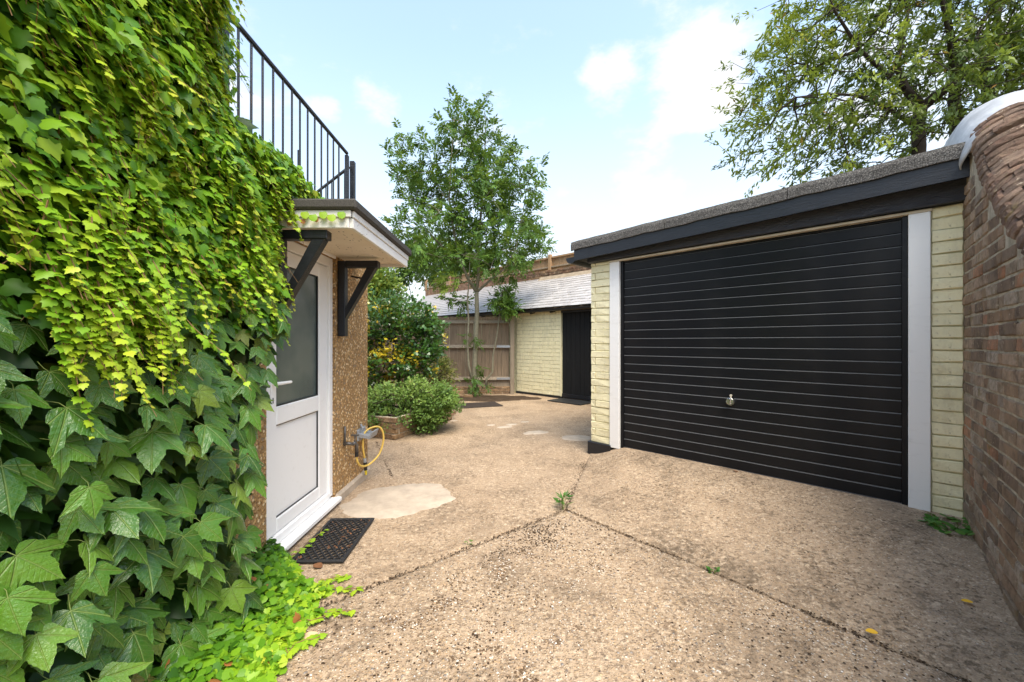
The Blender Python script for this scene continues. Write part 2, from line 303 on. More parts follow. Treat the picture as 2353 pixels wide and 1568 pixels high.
M['petal'] = simple('pink_petal', (.55, .12, .38), .6, .3)

# ------------------------------------------------------------------ object helpers
def tag(o, label=None, cat=None, group=None, kind=None):
    for kk, v in (('label', label), ('category', cat), ('group', group), ('kind', kind)):
        if v: o[kk] = v
    return o
def thing(name, label, cat, loc=(0, 0, 0), rz=0.0, group=None):
    o = bpy.data.objects.new(name, None); COL.objects.link(o); o.location = loc; o.rotation_euler = (0, 0, rz)
    o.empty_display_size = .1
    return tag(o, label, cat, group)
def put(name, me, parent=None, loc=None, rot=None, mat4=None):
    o = bpy.data.objects.new(name, me); COL.objects.link(o); o.parent = parent
    if mat4 is not None: o.matrix_local = mat4
    else:
        if loc is not None: o.location = loc
        if rot is not None: o.rotation_euler = rot
    return o
class MB:
    def __init__(s): s.v = []; s.f = []; s.mi = []
    def add(s, vs, fs, mi=0):
        b = len(s.v); s.v += [tuple(p) for p in vs]; s.f += [tuple(i + b for i in f) for f in fs]; s.mi += [mi] * len(fs); return s
    def box(s, x0, x1, y0, y1, z0, z1, c=0.0, mi=0):
        if c <= 0:
            vs = [(x, y, z) for x in (x0, x1) for y in (y0, y1) for z in (z0, z1)]
            return s.add(vs, [(0, 1, 3, 2), (4, 6, 7, 5), (0, 4, 5, 1), (2, 3, 7, 6), (0, 2, 6, 4), (1, 5, 7, 3)], mi)
        L = ((x0, x1), (y0, y1), (z0, z1)); vs = []; idx = {}
        for sx in (0, 1):
            for sy in (0, 1):
                for sz in (0, 1):
                    s3 = (sx, sy, sz)
                    for a in range(3):
                        p = [L[i][s3[i]] + (0 if i == a else (c if s3[i] == 0 else -c)) for i in range(3)]
                        idx[(s3, a)] = len(vs); vs.append(p)
        fs = []
        for a in range(3):
            b, d = [i for i in range(3) if i != a]
            for sa in (0, 1):
                q = []
                for (i, j) in ((0, 0), (1, 0), (1, 1), (0, 1)):
                    t = [0, 0, 0]; t[a] = sa; t[b] = i; t[d] = j; q.append(idx[(tuple(t), a)])
                fs.append(q)
        for a in range(3):      # edges along axis a
            b, d = [i for i in range(3) if i != a]
            for i in (0, 1):
                for j in (0, 1):
                    t0 = [0, 0, 0]; t0[b] = i; t0[d] = j; t1 = list(t0); t1[a] = 1
                    fs.append([idx[(tuple(t0), b)], idx[(tuple(t1), b)], idx[(tuple(t1), d)], idx[(tuple(t0), d)]])
        for sx in (0, 1):
            for sy in (0, 1):
                for sz in (0, 1): fs.append([idx[((sx, sy, sz), a)] for a in range(3)])
        return s.add(vs, fs, mi)
    def tube(s, pts, rad, n=6, cap=True, mi=0):
        pts = [Vector(p) for p in pts]; m = len(pts)
        rad = [rad] * m if not hasattr(rad, '__len__') else rad
        vs = []; ref = None
        for i, p in enumerate(pts):
            d = (pts[min(i + 1, m - 1)] - pts[max(i - 1, 0)])
            d = d.normalized() if d.length > 1e-9 else Vector((0, 0, 1))
            if ref is None: ref = d.orthogonal().normalized()
            ref = (ref - d * ref.dot(d)); ref = ref.normalized() if ref.length > 1e-6 else d.orthogonal().normalized()
            q = d.cross(ref)
            for j in range(n):
                a = 2 * math.pi * j / n; vs.append(p + (ref * math.cos(a) + q * math.sin(a)) * rad[i])
        fs = [(i * n + j, i * n + (j + 1) % n, (i + 1) * n + (j + 1) % n, (i + 1) * n + j) for i in range(m - 1) for j in range(n)]
        if cap: fs += [tuple(range(n))[::-1], tuple((m - 1) * n + j for j in range(n))]
        return s.add(vs, fs, mi)
    def prism(s, poly, axis, a0, a1, mi=0):     # poly in the two other axes (cyclic order), extruded along axis
        n = len(poly); vs = []
        for a in (a0, a1):
            for (p, q) in poly:
                vs.append((a, p, q) if axis == 0 else (p, a, q) if axis == 1 else (p, q, a))
        fs = [(i, (i + 1) % n, n + (i + 1) % n, n + i) for i in range(n)] + [tuple(range(n))[::-1], tuple(range(n, 2 * n))]
        return s.add(vs, fs, mi)
    def jitter(s, a, seed=0):
        r = random.Random(seed); s.v = [(x + r.uniform(-a, a), y + r.uniform(-a, a), z + r.uniform(-a, a)) for x, y, z in s.v]; return s
    def mesh(s, name, mats, smooth=False, recalc=True):
        me = bpy.data.meshes.new(name); me.from_pydata(s.v, [], s.f)
        for m_ in (mats if isinstance(mats, (list, tuple)) else [mats]): me.materials.append(m_)
        for i, mi in enumerate(s.mi):
            if mi: me.polygons[i].material_index = mi
        if recalc:
            b = bmesh.new(); b.from_mesh(me); bmesh.ops.recalc_face_normals(b, faces=b.faces); b.to_mesh(me); b.free()
        if smooth: me.polygons.foreach_set('use_smooth', [True] * len(me.polygons))
        return me
    def obj(s, name, mats, parent=None, smooth=False, loc=None, rot=None, recalc=True):
        return put(name, s.mesh(name, mats, smooth, recalc), parent, loc, rot)

# many leaf blades as one mesh
LEAF_SMALL_O = [(0, 0), (.22, -.13), (.46, .02), (.50, .26), (.34, .42), (.40, .60), (.20, .62), (0, 1.0), (-.20, .62), (-.40, .60), (-.34, .42), (-.50, .26), (-.46, .02), (-.22, -.13)]
def fan_leaf(o, ctr, fold=.22, curl=.25):
    v = [(ctr[0], ctr[1])] + list(o); V = np.array([(x, y, -fold * abs(x) - curl * max(0, y) ** 2 * .8) for x, y in v]); n = len(o)
    return V, np.array([(0, 1 + i, 1 + (i + 1) % n) for i in range(n)]), np.array(v)
T_SMALL = fan_leaf(LEAF_SMALL_O, (0, .30))
T_BIG = fan_leaf([(0, 0), (.24, -.15), (.46, .03), (.60, .30), (.80, .66), (.45, .56), (.30, .50), (.22, .76), (0, 1.1), (-.22, .76), (-.30, .50), (-.45, .56), (-.80, .66), (-.60, .30), (-.46, .03), (-.24, -.15)], (0, .25), .3, .35)
T_ROUND = fan_leaf([(0, 0), (.35, -.05), (.5, .3), (.36, .7), (0, .92), (-.36, .7), (-.5, .3), (-.35, -.05)], (0, .4), .15, .15)
T_RHOMB = (np.array([(0, 0, 0), (.5, .45, -.12), (0, 1, -.18), (-.5, .45, -.12)]), np.array([(0, 1, 2), (0, 2, 3)]), np.array([(0, 0), (.5, .45), (0, 1), (-.5, .45)]))
T_OVAL = (np.array([(0, 0, 0), (.42, .3, -.10), (.36, .7, -.14), (0, 1, -.2), (-.36, .7, -.14), (-.42, .3, -.10)]), np.array([(0, 1, 2), (0, 2, 3), (0, 3, 4), (0, 4, 5)]), np.array([(0, 0), (.42, .3), (.36, .7), (0, 1), (-.36, .7), (-.42, .3)]))
def unit(a): return a / np.maximum(np.linalg.norm(a, axis=-1, keepdims=True), 1e-9)
def blades(T, pos, tip, nor, size, width=1.0):
    V, Fc, UV = T; y = unit(np.asarray(tip, float)); z = np.asarray(nor, float); z = unit(z - y * (z * y).sum(1, keepdims=True)); x = np.cross(y, z)
    size = np.asarray(size)[:, None, None]; wd = np.asarray(width) if hasattr(width, '__len__') else np.full(len(pos), width)
    P = np.asarray(pos)[:, None, :] + size * (V[None, :, 0:1] * wd[:, None, None] * x[:, None, :] + V[None, :, 1:2] * y[:, None, :] + V[None, :, 2:3] * z[:, None, :])
    nv = len(V); Fa = (Fc[None] + (np.arange(len(pos)) * nv)[:, None, None]).reshape(-1, 3)
    return P.reshape(-1, 3), Fa, nv
def leaf_object(name, groups, mat, parent=None, kind='stuff'):
    """groups: list of (template, pos, tip, nor, size, tint, width)"""
    Vs, Fs, Ts = [], [], []; off = 0
    for T, pos, tip, nor, size, tint, width in groups:
        if len(pos) == 0: continue
        P, Fa, nv = blades(T, pos, tip, nor, size, width); Vs.append(P); Fs.append(Fa + off); Ts.append(np.repeat(np.asarray(tint, float), nv)); off += len(P)
    V = np.concatenate(Vs); Fa = np.concatenate(Fs); T_ = np.concatenate(Ts)
    me = bpy.data.meshes.new(name); me.vertices.add(len(V)); me.vertices.foreach_set('co', V.ravel().astype(np.float32))
    me.loops.add(Fa.size); me.loops.foreach_set('vertex_index', Fa.ravel().astype(np.int32))
    me.polygons.add(len(Fa)); me.polygons.foreach_set('loop_start', np.arange(0, Fa.size, 3, dtype=np.int32))
    me.update(calc_edges=True); me.validate()
    a = me.attributes.new('tint', 'FLOAT', 'POINT'); a.data.foreach_set('value', T_.astype(np.float32))
    me.materials.append(mat); o = put(name, me, parent)
    if kind: o['kind'] = kind
    return o
def rdir(n): return unit(rng.normal(size=(n, 3)))

# ================================================================== the ground
S2 = math.sqrt(2)
P0 = Vector((.435, 3.225)); JB = Vector((.645, -.764)); JA = Vector((-1.275, -1.069)).normalized(); G0 = Vector((.967, 4.873))
def ss(a, b, x):
    t = max(0.0, min(1.0, (x - a) / (b - a))); return t * t * (3 - 2 * t)
def apron_z(x, y):
    dl = (x - P0.x) * .764 + (y - P0.y) * .645; dg = max(0.0, (5.84 - x - y) / S2)
    if dl <= 0: return 0.0
    t = dl / (dl + dg + 1e-6)
    dPG = (G0 - P0).normalized(); e = (x - P0.x) * dPG.y - (y - P0.y) * dPG.x
    return .142 * t * ss(-.02, .45, e)
def slab(name, lo, hi, step, cuts, mat, zf, amp, parent):
    nx = int((hi[0] - lo[0]) / step) + 1; ny = int((hi[1] - lo[1]) / step) + 1
    b = bmesh.new(); g = [[b.verts.new((lo[0] + i * step, lo[1] + j * step, 0)) for j in range(ny)] for i in range(nx)]
    for i in range(nx - 1):
        for j in range(ny - 1): b.faces.new((g[i][j], g[i + 1][j], g[i + 1][j + 1], g[i][j + 1]))
    for (p, n_) in cuts:       # keep the side n_ points to
        bmesh.ops.bisect_plane(b, geom=b.verts[:] + b.edges[:] + b.faces[:], dist=1e-5, plane_co=(p[0], p[1], 0), plane_no=(-n_[0], -n_[1], 0), clear_outer=True)
    for v in b.verts:
        x, y = v.co.x, v.co.y
        v.co.z = zf(x, y) + amp * (mnoise.fractal(Vector((x * 1.1, y * 1.1, 3.1)), 1.0, 2.0, 3)) + .0022 * mnoise.noise(Vector((x * 22, y * 22, 0)))
    be = [e for e in b.edges if e.is_boundary]; bv = {v for e in be for v in e.verts}
    for v in bv:
        q = Vector((v.co.x * 14, v.co.y * 14, 5)); v.co.x += .010 * mnoise.noise(q); v.co.y += .010 * mnoise.noise(q + Vector((9, 4, 2))); v.co.z -= .006
    r = bmesh.ops.extrude_edge_only(b, edges=be)
    for v in [e for e in r['geom'] if isinstance(e, bmesh.types.BMVert)]: v.co.z -= .05
    bmesh.ops.recalc_face_normals(b, faces=b.faces)
    me = bpy.data.meshes.new(name); b.to_mesh(me); b.free(); me.materials.append(mat)
    me.polygons.foreach_set('use_smooth', [True] * len(me.polygons)); return put(name, me, parent)
ground = MB().add([(-300, -300, -.045), (300, -300, -.045), (300, 400, -.045), (-300, 400, -.045)], [(0, 1, 2, 3)]).obj('ground', M['soil']); tag(ground, kind='structure')
drive = bpy.data.objects.new('driveway', None); COL.objects.link(drive); tag(drive, kind='structure')
nA = Vector((JA.y, -JA.x)); nA = nA if nA.y > 0 else -nA          # away from the camera
nB = Vector((.764, .645)); gap = .007
dPG = (G0 - P0).normalized(); nPG = Vector((dPG.y, -dPG.x))
slab('slab', (-1.62, -2.0), (2.9, 3.3), .03, [(P0 - nA * gap, -nA), (P0 - nB * gap, -nB)], M['drive'], lambda x, y: 0.0, .006, drive)
slab('slab', (-5.0, .5), (6.0, 12.5), .07, [(P0 + nA * gap, nA)], M['yard'], lambda x, y: -.004 - .03 * ss(.15, .6, (x - P0.x) * nPG.x + (y - P0.y) * nPG.y) * ss(-.4, .1, 5.6 - x - y), .008, drive)
slab('slab', (.3, .2), (3.8, 5.3), .03, [(P0 + nB * gap, nB), (P0, nPG), (Vector((2.96, 2.96)), Vector((-1, -1)).normalized())], M['apron'], lambda x, y: apron_z(x, y) + .003, .006, drive)
def patch(name, c, rx, ry, rot, mat, h=.010, seed=0, amp=.12, z0=.0):
    b = MB(); n = 96; vs = []
    for ring, (f, z) in enumerate(((0, h), (.55, h), (.9, h * .75), (1.0, -.012))):
        if ring == 0: vs.append((c[0], c[1], z + z0)); continue
        for i in range(n):
            a = 2 * math.pi * i / n; q = 1 + amp * mnoise.fractal(Vector((math.cos(a) * 1.6 + seed, math.sin(a) * 1.6, seed * 3.3)), 1, 2, 4) + (.05 * mnoise.noise(Vector((math.cos(a) * 9, math.sin(a) * 9, seed))) if ring > 1 else 0)
            x = rx * f * q * math.cos(a); y = ry * f * q * math.sin(a)
            vs.append((c[0] + x * math.cos(rot) - y * math.sin(rot), c[1] + x * math.sin(rot) + y * math.cos(rot), z + z0))
    fs = [(0, 1 + i, 1 + (i + 1) % n) for i in range(n)]
    for r_ in range(2): fs += [(1 + r_ * n + i, 1 + (r_ + 1) * n + i, 1 + (r_ + 1) * n + (i + 1) % n, 1 + r_ * n + (i + 1) % n) for i in range(n)]
    return b.add(vs, fs).obj(name, mat, drive, True)
patch('mortar_patch', (-.98, 3.45), .50, .36, .45, M['patch'], .008, 1, .15)
patch('mortar_patch', (.92, 5.62), .24, .17, 0, M['patch'], .010, 2, .1)
for i, (x, y, a) in enumerate(((-.12, 6.35, .13), (.0, 6.55, .10), (-.35, 6.5, .07), (.22, 6.75, .08), (-1.0, 6.85, .07), (.35, 5.95, .2))): patch('mortar_patch', (x, y), a, a * .6, .3, M['patch'], .006, 5 + i, .35)
patch('soil_patch', (-.55, 9.55), 1.15, .45, 0, M['soil'], .03, 21, .3)
# loose stones, litter and moss crumbs on the concrete
def scatter_bits(name, pts, zf, rad, mat, flat=.5):
    n = len(pts); V0 = np.array([(1, 0, 0), (0, 1, 0), (-1, 0, 0), (0, -1, 0), (0, 0, flat), (.7, .7, flat * .6)]); V0[5] = (0, 0, -flat * .4)
    F0 = np.array([(0, 1, 4), (1, 2, 4), (2, 3, 4), (3, 0, 4)])
    a = rng.uniform(0, 6.28, n); s = rng.uniform(rad[0], rad[1], n); e = rng.uniform(.5, 1.0, n)
    x = V0[None, :, 0] * s[:, None]; y = V0[None, :, 1] * (s * e)[:, None]
    P = np.stack([pts[:, 0:1] + x * np.cos(a)[:, None] - y * np.sin(a)[:, None], pts[:, 1:2] + x * np.sin(a)[:, None] + y * np.cos(a)[:, None], np.array([zf(p[0], p[1]) for p in pts])[:, None] + V0[None, :, 2] * s[:, None]], -1)
    Fa = (F0[None] + (np.arange(n) * 6)[:, None, None]).reshape(-1, 3); me = bpy.data.meshes.new(name); me.from_pydata(P.reshape(-1, 3).tolist(), [], Fa.tolist())
    at_ = me.attributes.new('tint', 'FLOAT', 'POINT'); at_.data.foreach_set('value', np.repeat(rng.random(n), 6).astype(np.float32)); me.materials.append(mat)
    o = put(name, me, drive); o['kind'] = 'stuff'; return o
def inA(p): return (Vector(p) - P0).dot(nA) < -.01 and (Vector(p) - P0).dot(nB) < -.01
pp = np.array([p for p in zip(rng.uniform(-1.2, 2.2, 9000), rng.uniform(1.2, 3.2, 9000)) if inA(p)])
scatter_bits('loose_pebbles', pp[:4200], lambda x, y: .001, (.002, .0055), M['pebble'])
mp = []
while len(mp) < 2400:
    x, y = rng.uniform(-1.0, 2.0), rng.uniform(1.2, 3.15)
    if not inA((x, y)): continue
    a_, b_ = -(x * JA.x + y * JA.y), -x * JA.y + y * JA.x            # streaks run with the long joint
    d_ = mnoise.fractal(Vector((a_ * 1.3, b_ * 4.2, 7.0)), 1, 2, 4) - .45 * abs(x - .15) - .12
    if rng.random() < min(.13, max(.018, d_ * .5)): mp.append((x, y))
scatter_bits('moss_crumbs', np.array(mp), lambda x, y: .001, (.003, .009), M['litter'], .35)
st_ = []
for line in (((-.66, 1.80), (-.50, 1.92), (-.19, 2.27), (.05, 2.45), (.30, 2.61)), ((-.30, 1.70), (-.12, 1.80), (.16, 2.02), (.38, 2.24), (.57, 2.46)), ((.10, 1.62), (.22, 1.78), (.40, 1.95))):
    for i in range(3600):
        k_ = rng.integers(len(line) - 1); q = Vector(line[k_]).lerp(Vector(line[k_ + 1]), rng.random()) + Vector((rng.normal(0, .055), rng.normal(0, .055)))
        if mnoise.fractal(Vector((q.x * 7, q.y * 7, 2.0)), 1, 2, 4) > -.05 + .5 * rng.random(): st_.append((q.x, q.y))
scatter_bits('worn_streak_litter', np.array([st_[i] for i in rng.permutation(len(st_))[:3600]]), lambda x, y: .001, (.003, .0085), M['crumb'], .35)
scatter_bits('worn_streak_pebbles', np.array(st_[1::3]), lambda x, y: .001, (.003, .008), M['pebble'], .6)
jl = []
for i in range(260):
    q = Vector((-1.845, 5.42)).lerp(Vector((-1.21, 4.01)), rng.random()) + Vector((rng.normal(0, .01), rng.normal(0, .01))); jl.append((q.x, q.y))
for d_, ln, w in ((JA, 2.2, .012), (JB, 2.2, .012), (dPG, 1.3, .03)):
    for i in range(520):
        t = rng.uniform(0, ln); q = P0 + d_ * t + Vector((rng.normal(0, w), rng.normal(0, w))); jl.append((q.x, q.y))
scatter_bits('joint_litter', np.array(jl), lambda x, y: apron_z(x, y) - .001, (.003, .008), M['litter'], .4)
ap = np.array([(x, y) for x, y in zip(rng.uniform(.4, 3.0, 5000), rng.uniform(1.4, 4.9, 5000)) if x + y < 5.8 and (Vector((x, y)) - P0).dot(nB) > .02 and (Vector((x, y)) - P0).dot(nPG) > .02 and y > 1.17 * x - 1.0])
scatter_bits('apron_crumbs', ap[:1700], lambda x, y: apron_z(x, y) + .004, (.002, .006), M['litter'], .3)

# ================================================================== brick helpers
def brick_meshes(name, L, H, D, mat, n=5, c=.008, jit=.0035):
    return [MB().box(0, L, -D, 0, 0, H, c).jitter(jit, 31 * i + int(L * 1000)).mesh(name, mat) for i in range(n)]
def brick_course_wall(parent, x0, x1, z0, z1, row, mats, y=0.0, L=.225, joint=.010, proud=.006, bond='stretcher', keep=None, name='brick', jit=.0035, seed=1, flip=False):
    r = random.Random(seed); full = brick_meshes(name, L - joint, row - joint, .06, mats, 5, .0045, jit); half = brick_meshes(name, L / 2 - joint, row - joint, .06, mats, 3, .0045, jit)
    z = z0; k_ = 0; out = []
    while z < z1 - .02:
        h = min(row, z1 - z); x = x0 - (0 if k_ % 2 == 0 else (L / 2 if bond == 'stretcher' else L * .25)); j = 0
        while x < x1 - .012:
            hd = bond == 'flemish' and j % 2 == 1; l = L / 2 if hd else L
            a, b_ = max(x, x0), min(x + l, x1)
            if b_ - a > .025 and (keep is None or keep(a, b_, z, z + h)):
                src = r.choice(half if hd or b_ - a < L * .6 else full); base = (L / 2 if hd or b_ - a < L * .6 else L) - joint
                o = bpy.data.objects.new(name, src); COL.objects.link(o); o.parent = parent
                o.location = (a + joint / 2, y + (proud + r.uniform(-.003, .003)) * (1 if not flip else 1), z + joint / 2)
                o.scale = ((b_ - a - joint) / base, 1, (h - joint) / (row - joint)); o.rotation_euler = (r.uniform(-.006, .006), r.uniform(-.006, .006), r.uniform(-.012, .012)); out.append(o)
            x += l; j += 1
        z += row; k_ += 1
    return out

# ================================================================== garage
GR = thing('garage', 'cream painted brick garage with black slatted up-and-over door and felt roof', 'garage', (3.105, 2.735, 0), R(135))
W = 3.024
b = MB(); b.box(0, .156, -4.5, -.004, -.1, 2.31); b.box(2.758, W - .004, -4.5, -.004, -.1, 2.31); b.box(.156, 2.758, -4.5, -4.3, -.1, 2.31); b.box(.156, 2.758, -.30, -.16, 2.27, 2.31)
b.obj('wall', M['cream_mortar'], GR)
brick_course_wall(GR, 0, .156, .10, 2.31, .0852, M['cream'], L=.225, bond='flemish', seed=3, jit=.005)
brick_course_wall(GR, 2.758, W, .14, 2.31, .0852, M['cream'], L=.266, bond='flemish', seed=4, jit=.005)
# side of the left pier
sd_ = bpy.data.objects.new('pier_return', None); COL.objects.link(sd_); sd_.parent = GR; sd_.location = (W, 0, 0); sd_.rotation_euler = (0, 0, R(-90))
MB().box(2.74, W + .03, -.2, .035, -.05, .145, .006).obj('plinth', M['black'], GR)
# frame of the door opening
MB().box(.158, .272, -.12, .018, .10, 2.285, .004).obj('jamb', M['jamb'], GR)
MB().box(2.632, 2.756, -.12, .018, .12, 2.285, .004).obj('jamb', M['jamb'], GR)
MB().box(.150, 2.764, -.12, .022, 2.286, 2.306, .003).obj('head_trim', M['cream_trim'], GR)
# up-and-over door: frame, slats, handle
MB().box(.274, .306, -.10, -.012, .13, 2.284, .003).box(2.598, 2.630, -.10, -.012, .13, 2.284, .003).box(.306, 2.598, -.10, -.03, 2.268, 2.284, .002).obj('door_frame', M['gdoor'], GR)
gd = MB().box(.306, 2.598, -.11, -.060, .15, 2.268).obj('door_backing', M['gdoor'], GR)
ns = 22; sh = (2.268 - .150) / ns
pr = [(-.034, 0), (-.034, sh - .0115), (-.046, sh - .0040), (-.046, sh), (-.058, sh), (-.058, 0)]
sm = MB(); n_ = len(pr)
sm.add([(x, p, q) for x in (.308, 2.596) for p, q in pr], [(i, (i + 1) % n_, n_ + (i + 1) % n_, n_ + i) for i in range(n_)] + [tuple(range(n_))[::-1], tuple(range(n_, 2 * n_))])
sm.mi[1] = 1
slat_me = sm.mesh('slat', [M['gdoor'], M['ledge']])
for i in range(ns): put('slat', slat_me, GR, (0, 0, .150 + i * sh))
MB().box(.29, 2.61, -.09, -.028, .118, .149, .004).obj('bottom_seal', M['black_plastic'], GR)
hx = (3.105 - at(1677, 925, 3.70).x) * S2 - .06
hz_ = at(1677, 925, 3.72).z
h = put('door_handle', MB().tube([(0, -.034, 0), (0, .0, 0)], .036, 24).tube([(0, .0, 0), (0, .010, 0)], [.034, .028], 24).box(-.007, .007, .008, .026, -.030, .030, .003).mesh('door_handle', M['chrome'], False), GR, (hx, 0, hz_))
MB().tube([(0, -.034, .055), (0, -.018, .055)], .010, 12).box(-.006, .006, -.03, -.019, .03, .055).obj('lock_pin', M['cream_trim'], GR, loc=(hx, 0, hz_))
# lintel, fascia, roof
MB().box(-.02, W + .015, -.30, .062, 2.312, 2.50, .006).obj('lintel', M['black_rough'], GR)
def zr(x): return 2.470 - .030 * x
def sloped(name, x0, x1, y0, y1, za, zb, mat, nseg=1):
    vs = []; fs = []
    for i in range(nseg + 1):
        x = x0 + (x1 - x0) * i / nseg
        for y, dz in ((y0, za), (y1, za), (y1, zb), (y0, zb)): vs.append((x, y, zr(x) + dz))
    for i in range(nseg): fs += [(i * 4 + j, i * 4 + (j + 1) % 4, i * 4 + 4 + (j + 1) % 4, i * 4 + 4 + j) for j in range(4)]
    fs += [(0, 1, 2, 3), (nseg * 4 + 3, nseg * 4 + 2, nseg * 4 + 1, nseg * 4)]
    return MB().add(vs, fs).obj(name, mat, GR)
sloped('soffit_board', -.03, W + .14, -.3, .128, -.012, .0, M['black'])
sloped('fascia', -.03, W + .14, .130, .158, -.030, .115, M['black'])
sloped('roof_deck', -.03, W + .16, -4.6, .128, .10, .150, M['mineral'])
# felt verge: mineral felt turned down over the fascia, in three lengths
for a0, a1 in ((-.10, .98), (.985, 2.02), (2.025, W + .175)):
    vs = []; fs = []; prof = [(-.25, .155), (.05, .205), (.13, .212), (.168, .200), (.178, .165), (.176, .098), (.166, .095), (.160, .15), (-.25, .15)]; nn = 10
    for i in range(nn + 1):
        x = a0 + (a1 - a0) * i / nn; wv = .004 * math.sin(x * 9) + .003 * math.sin(x * 23)
        for (y, z) in prof: vs.append((x, y, zr(x) + z + wv * (1 if z < .17 else .5)))
    p_ = len(prof)
    for i in range(nn): fs += [(i * p_ + j, i * p_ + (j + 1) % p_, (i + 1) * p_ + (j + 1) % p_, (i + 1) * p_ + j) for j in range(p_)]
    fs += [tuple(range(p_)), tuple(nn * p_ + j for j in range(p_))[::-1]]
    MB().add(vs, fs).obj('felt_verge', M['mineral'], GR)
# half-round gutter at the left eave
prof = [(.075 * math.cos(a), .075 * math.sin(a)) for a in np.linspace(math.pi, 2 * math.pi, 9)] + [(.068 * math.cos(a), .068 * math.sin(a)) for a in np.linspace(2 * math.pi, math.pi, 9)]
MB().prism([(W + .225 + p, 2.405 + q) for p, q in prof], 1, -4.5, .10).prism([(W + .225 + .075 * math.cos(a), 2.405 + .075 * math.sin(a)) for a in np.linspace(math.pi, 2 * math.pi, 9)], 1, .1, .108).obj('gutter', M['black'], GR)
bpy.data.objects.remove(sd_)

# ================================================================== swept brick boundary wall on the right
WR = thing('boundary_wall', 'old weathered brick wall with swept round coping beside the garage', 'wall', (3.105, 2.735, 0), math.atan2(-.76, -.65))
PX = [-.6, -.1, .1, .233, .495, .796, 1.037, 1.258, 1.6, 2.0, 2.6]; PZ = [2.76, 2.75, 2.71, 2.60, 2.31, 2.07, 1.90, 1.76, 1.62, 1.55, 1.53]
def wz(x): return float(np.interp(x, PX, PZ))
TH = .46
b = MB(); xs = np.linspace(-.6, 2.6, 33); vs = []; fs = []
for x in xs:
    for y in (.003, TH): vs += [(x, y, -.1), (x, y, wz(x) + .0)]
for i in range(32):
    o4 = i * 4; fs += [(o4, o4 + 4, o4 + 5, o4 + 1), (o4 + 2, o4 + 3, o4 + 7, o4 + 6), (o4 + 1, o4 + 5, o4 + 7, o4 + 3)]
fs += [(0, 1, 3, 2), (128, 130, 131, 129)]
b.add(vs, fs).obj('mortar_core', M['mortar'], WR)
def wkeep(a, b_, z0, z1): return z1 < wz(b_) + .055
# local -y faces the yard: bricks sit on a frame turned half round
wf_me = brick_meshes('brick', .205, .062, .09, M['brick'], 8, .006, .0028); wh_me = brick_meshes('brick', .094, .062, .09, M['brick'], 6, .006, .0028)
r_ = random.Random(5); z = -.03; kk = 0; nb = 0; more = MB()
while z < 2.75:
    x = -.02 - (.08 if kk % 2 else 0); j = kk
    while x < 1.62:
        hd = j % 2 == 1; l = .104 if hd else .215
        if wkeep(x, x + l, z, z + .072) and nb < 300 and x + l > .02:
            o = put('brick', r_.choice(wh_me if hd else wf_me), WR, (x + .005, .09 + r_.uniform(-.008, .000), z + .005 + r_.uniform(-.002, .002)))
            o.rotation_euler = (r_.uniform(-.012, .012), r_.uniform(-.015, .015), r_.uniform(-.015, .015)); nb += 1
        x += l; j += 1
    while x < 2.55:
        hd = j % 2 == 1; l = .104 if hd else .215
        if wkeep(x, x + l, z, z + .072): more.box(x + .005, x + l - .005, -.002, .06, z + .005, z + .067, .006)
        x += l; j += 1
    z += .074; kk += 1
z = -.03
while z < 1.5:
    for y_ in (.0, .155, .31): more.box(2.56, 2.612, y_ + .005, y_ + .15, z + .005, z + .067, .006)
    z += .074
o = more.obj('bricks', M['brick'], WR); o['kind'] = 'stuff'
# coping: rings of curved bricks on edge following the sweep
def ring_brick(a0, a1, w, seed):
    n = 5; vs = []
    for i in range(n + 1):
        a = a0 + (a1 - a0) * i / n; e = .004 if i in (0, n) else 0
        for (rr, t) in ((.0, 0), (.075 - e - .007, 0), (.075 - e, .007), (.075 - e, w - .007), (.075 - e - .007, w), (.0, w)):
            ra, rb = .165 + rr, .105 + rr; vs.append((t, TH / 2 - ra * math.cos(a), rb * math.sin(a)))
    fs = [(i * 6 + j, i * 6 + (j + 1) % 6, i * 6 + 6 + (j + 1) % 6, i * 6 + 6 + j) for i in range(n) for j in range(6)] + [tuple(range(6)), tuple(n * 6 + j for j in range(6))[::-1]]
    return MB().add(vs, fs).jitter(.0035, seed).mesh('coping_brick', M['coping'])
cut_sets = ([0, .80, 1.55, 2.35, math.pi], [0, .45, 1.25, 2.05, math.pi], [0, 1.05, 1.85, 2.6, math.pi])
ring_me = [[[ring_brick(c_[i] + .006, c_[i + 1] - .006, .058, 100 * q_ + 10 * v_ + i) for v_ in range(3)] for i in range(4)] for q_, c_ in enumerate(cut_sets)]
core = MB(); s = .15
xcur = .13
def slope(x): return -.72 if x < .3 else math.atan2(wz(x + .09) - wz(x - .09), .18)
path = []
while xcur < 2.3:
    path.append((xcur, wz(xcur), slope(xcur))); xcur += .063 * math.cos(slope(xcur))
for (x, z, a) in path:
    fan = r_.uniform(-.05, .05); rs_ = r_.choice(ring_me)
    for i in range(4):
        m4 = Matrix.Translation((x, 0, z - .01)) @ Matrix.Rotation(-a + fan, 4, 'Y') @ Matrix.Translation((0, r_.uniform(-.006, .004), r_.uniform(-.006, .006)))
        put('coping_brick', r_.choice(rs_[i]), WR, mat4=m4)
vs = []; fs = []; nn = 10
for (x, z, a) in path:
    for i in range(nn + 1):
        t = math.pi * i / nn; p = Matrix.Rotation(-a, 4, 'Y') @ Vector((0, TH / 2 - .215 * math.cos(t), .16 * math.sin(t))); vs.append((x + p.x, p.y, z + p.z - .01))
for i in range(len(path) - 1): fs += [(i * 11 + j, i * 11 + 11 + j, i * 11 + 12 + j, i * 11 + 1 + j) for j in range(nn)]
fs.append(tuple((len(path) - 1) * 11 + j for j in range(nn + 1)))
MB().add(vs, fs).obj('coping_bed', M['mortar'], WR)
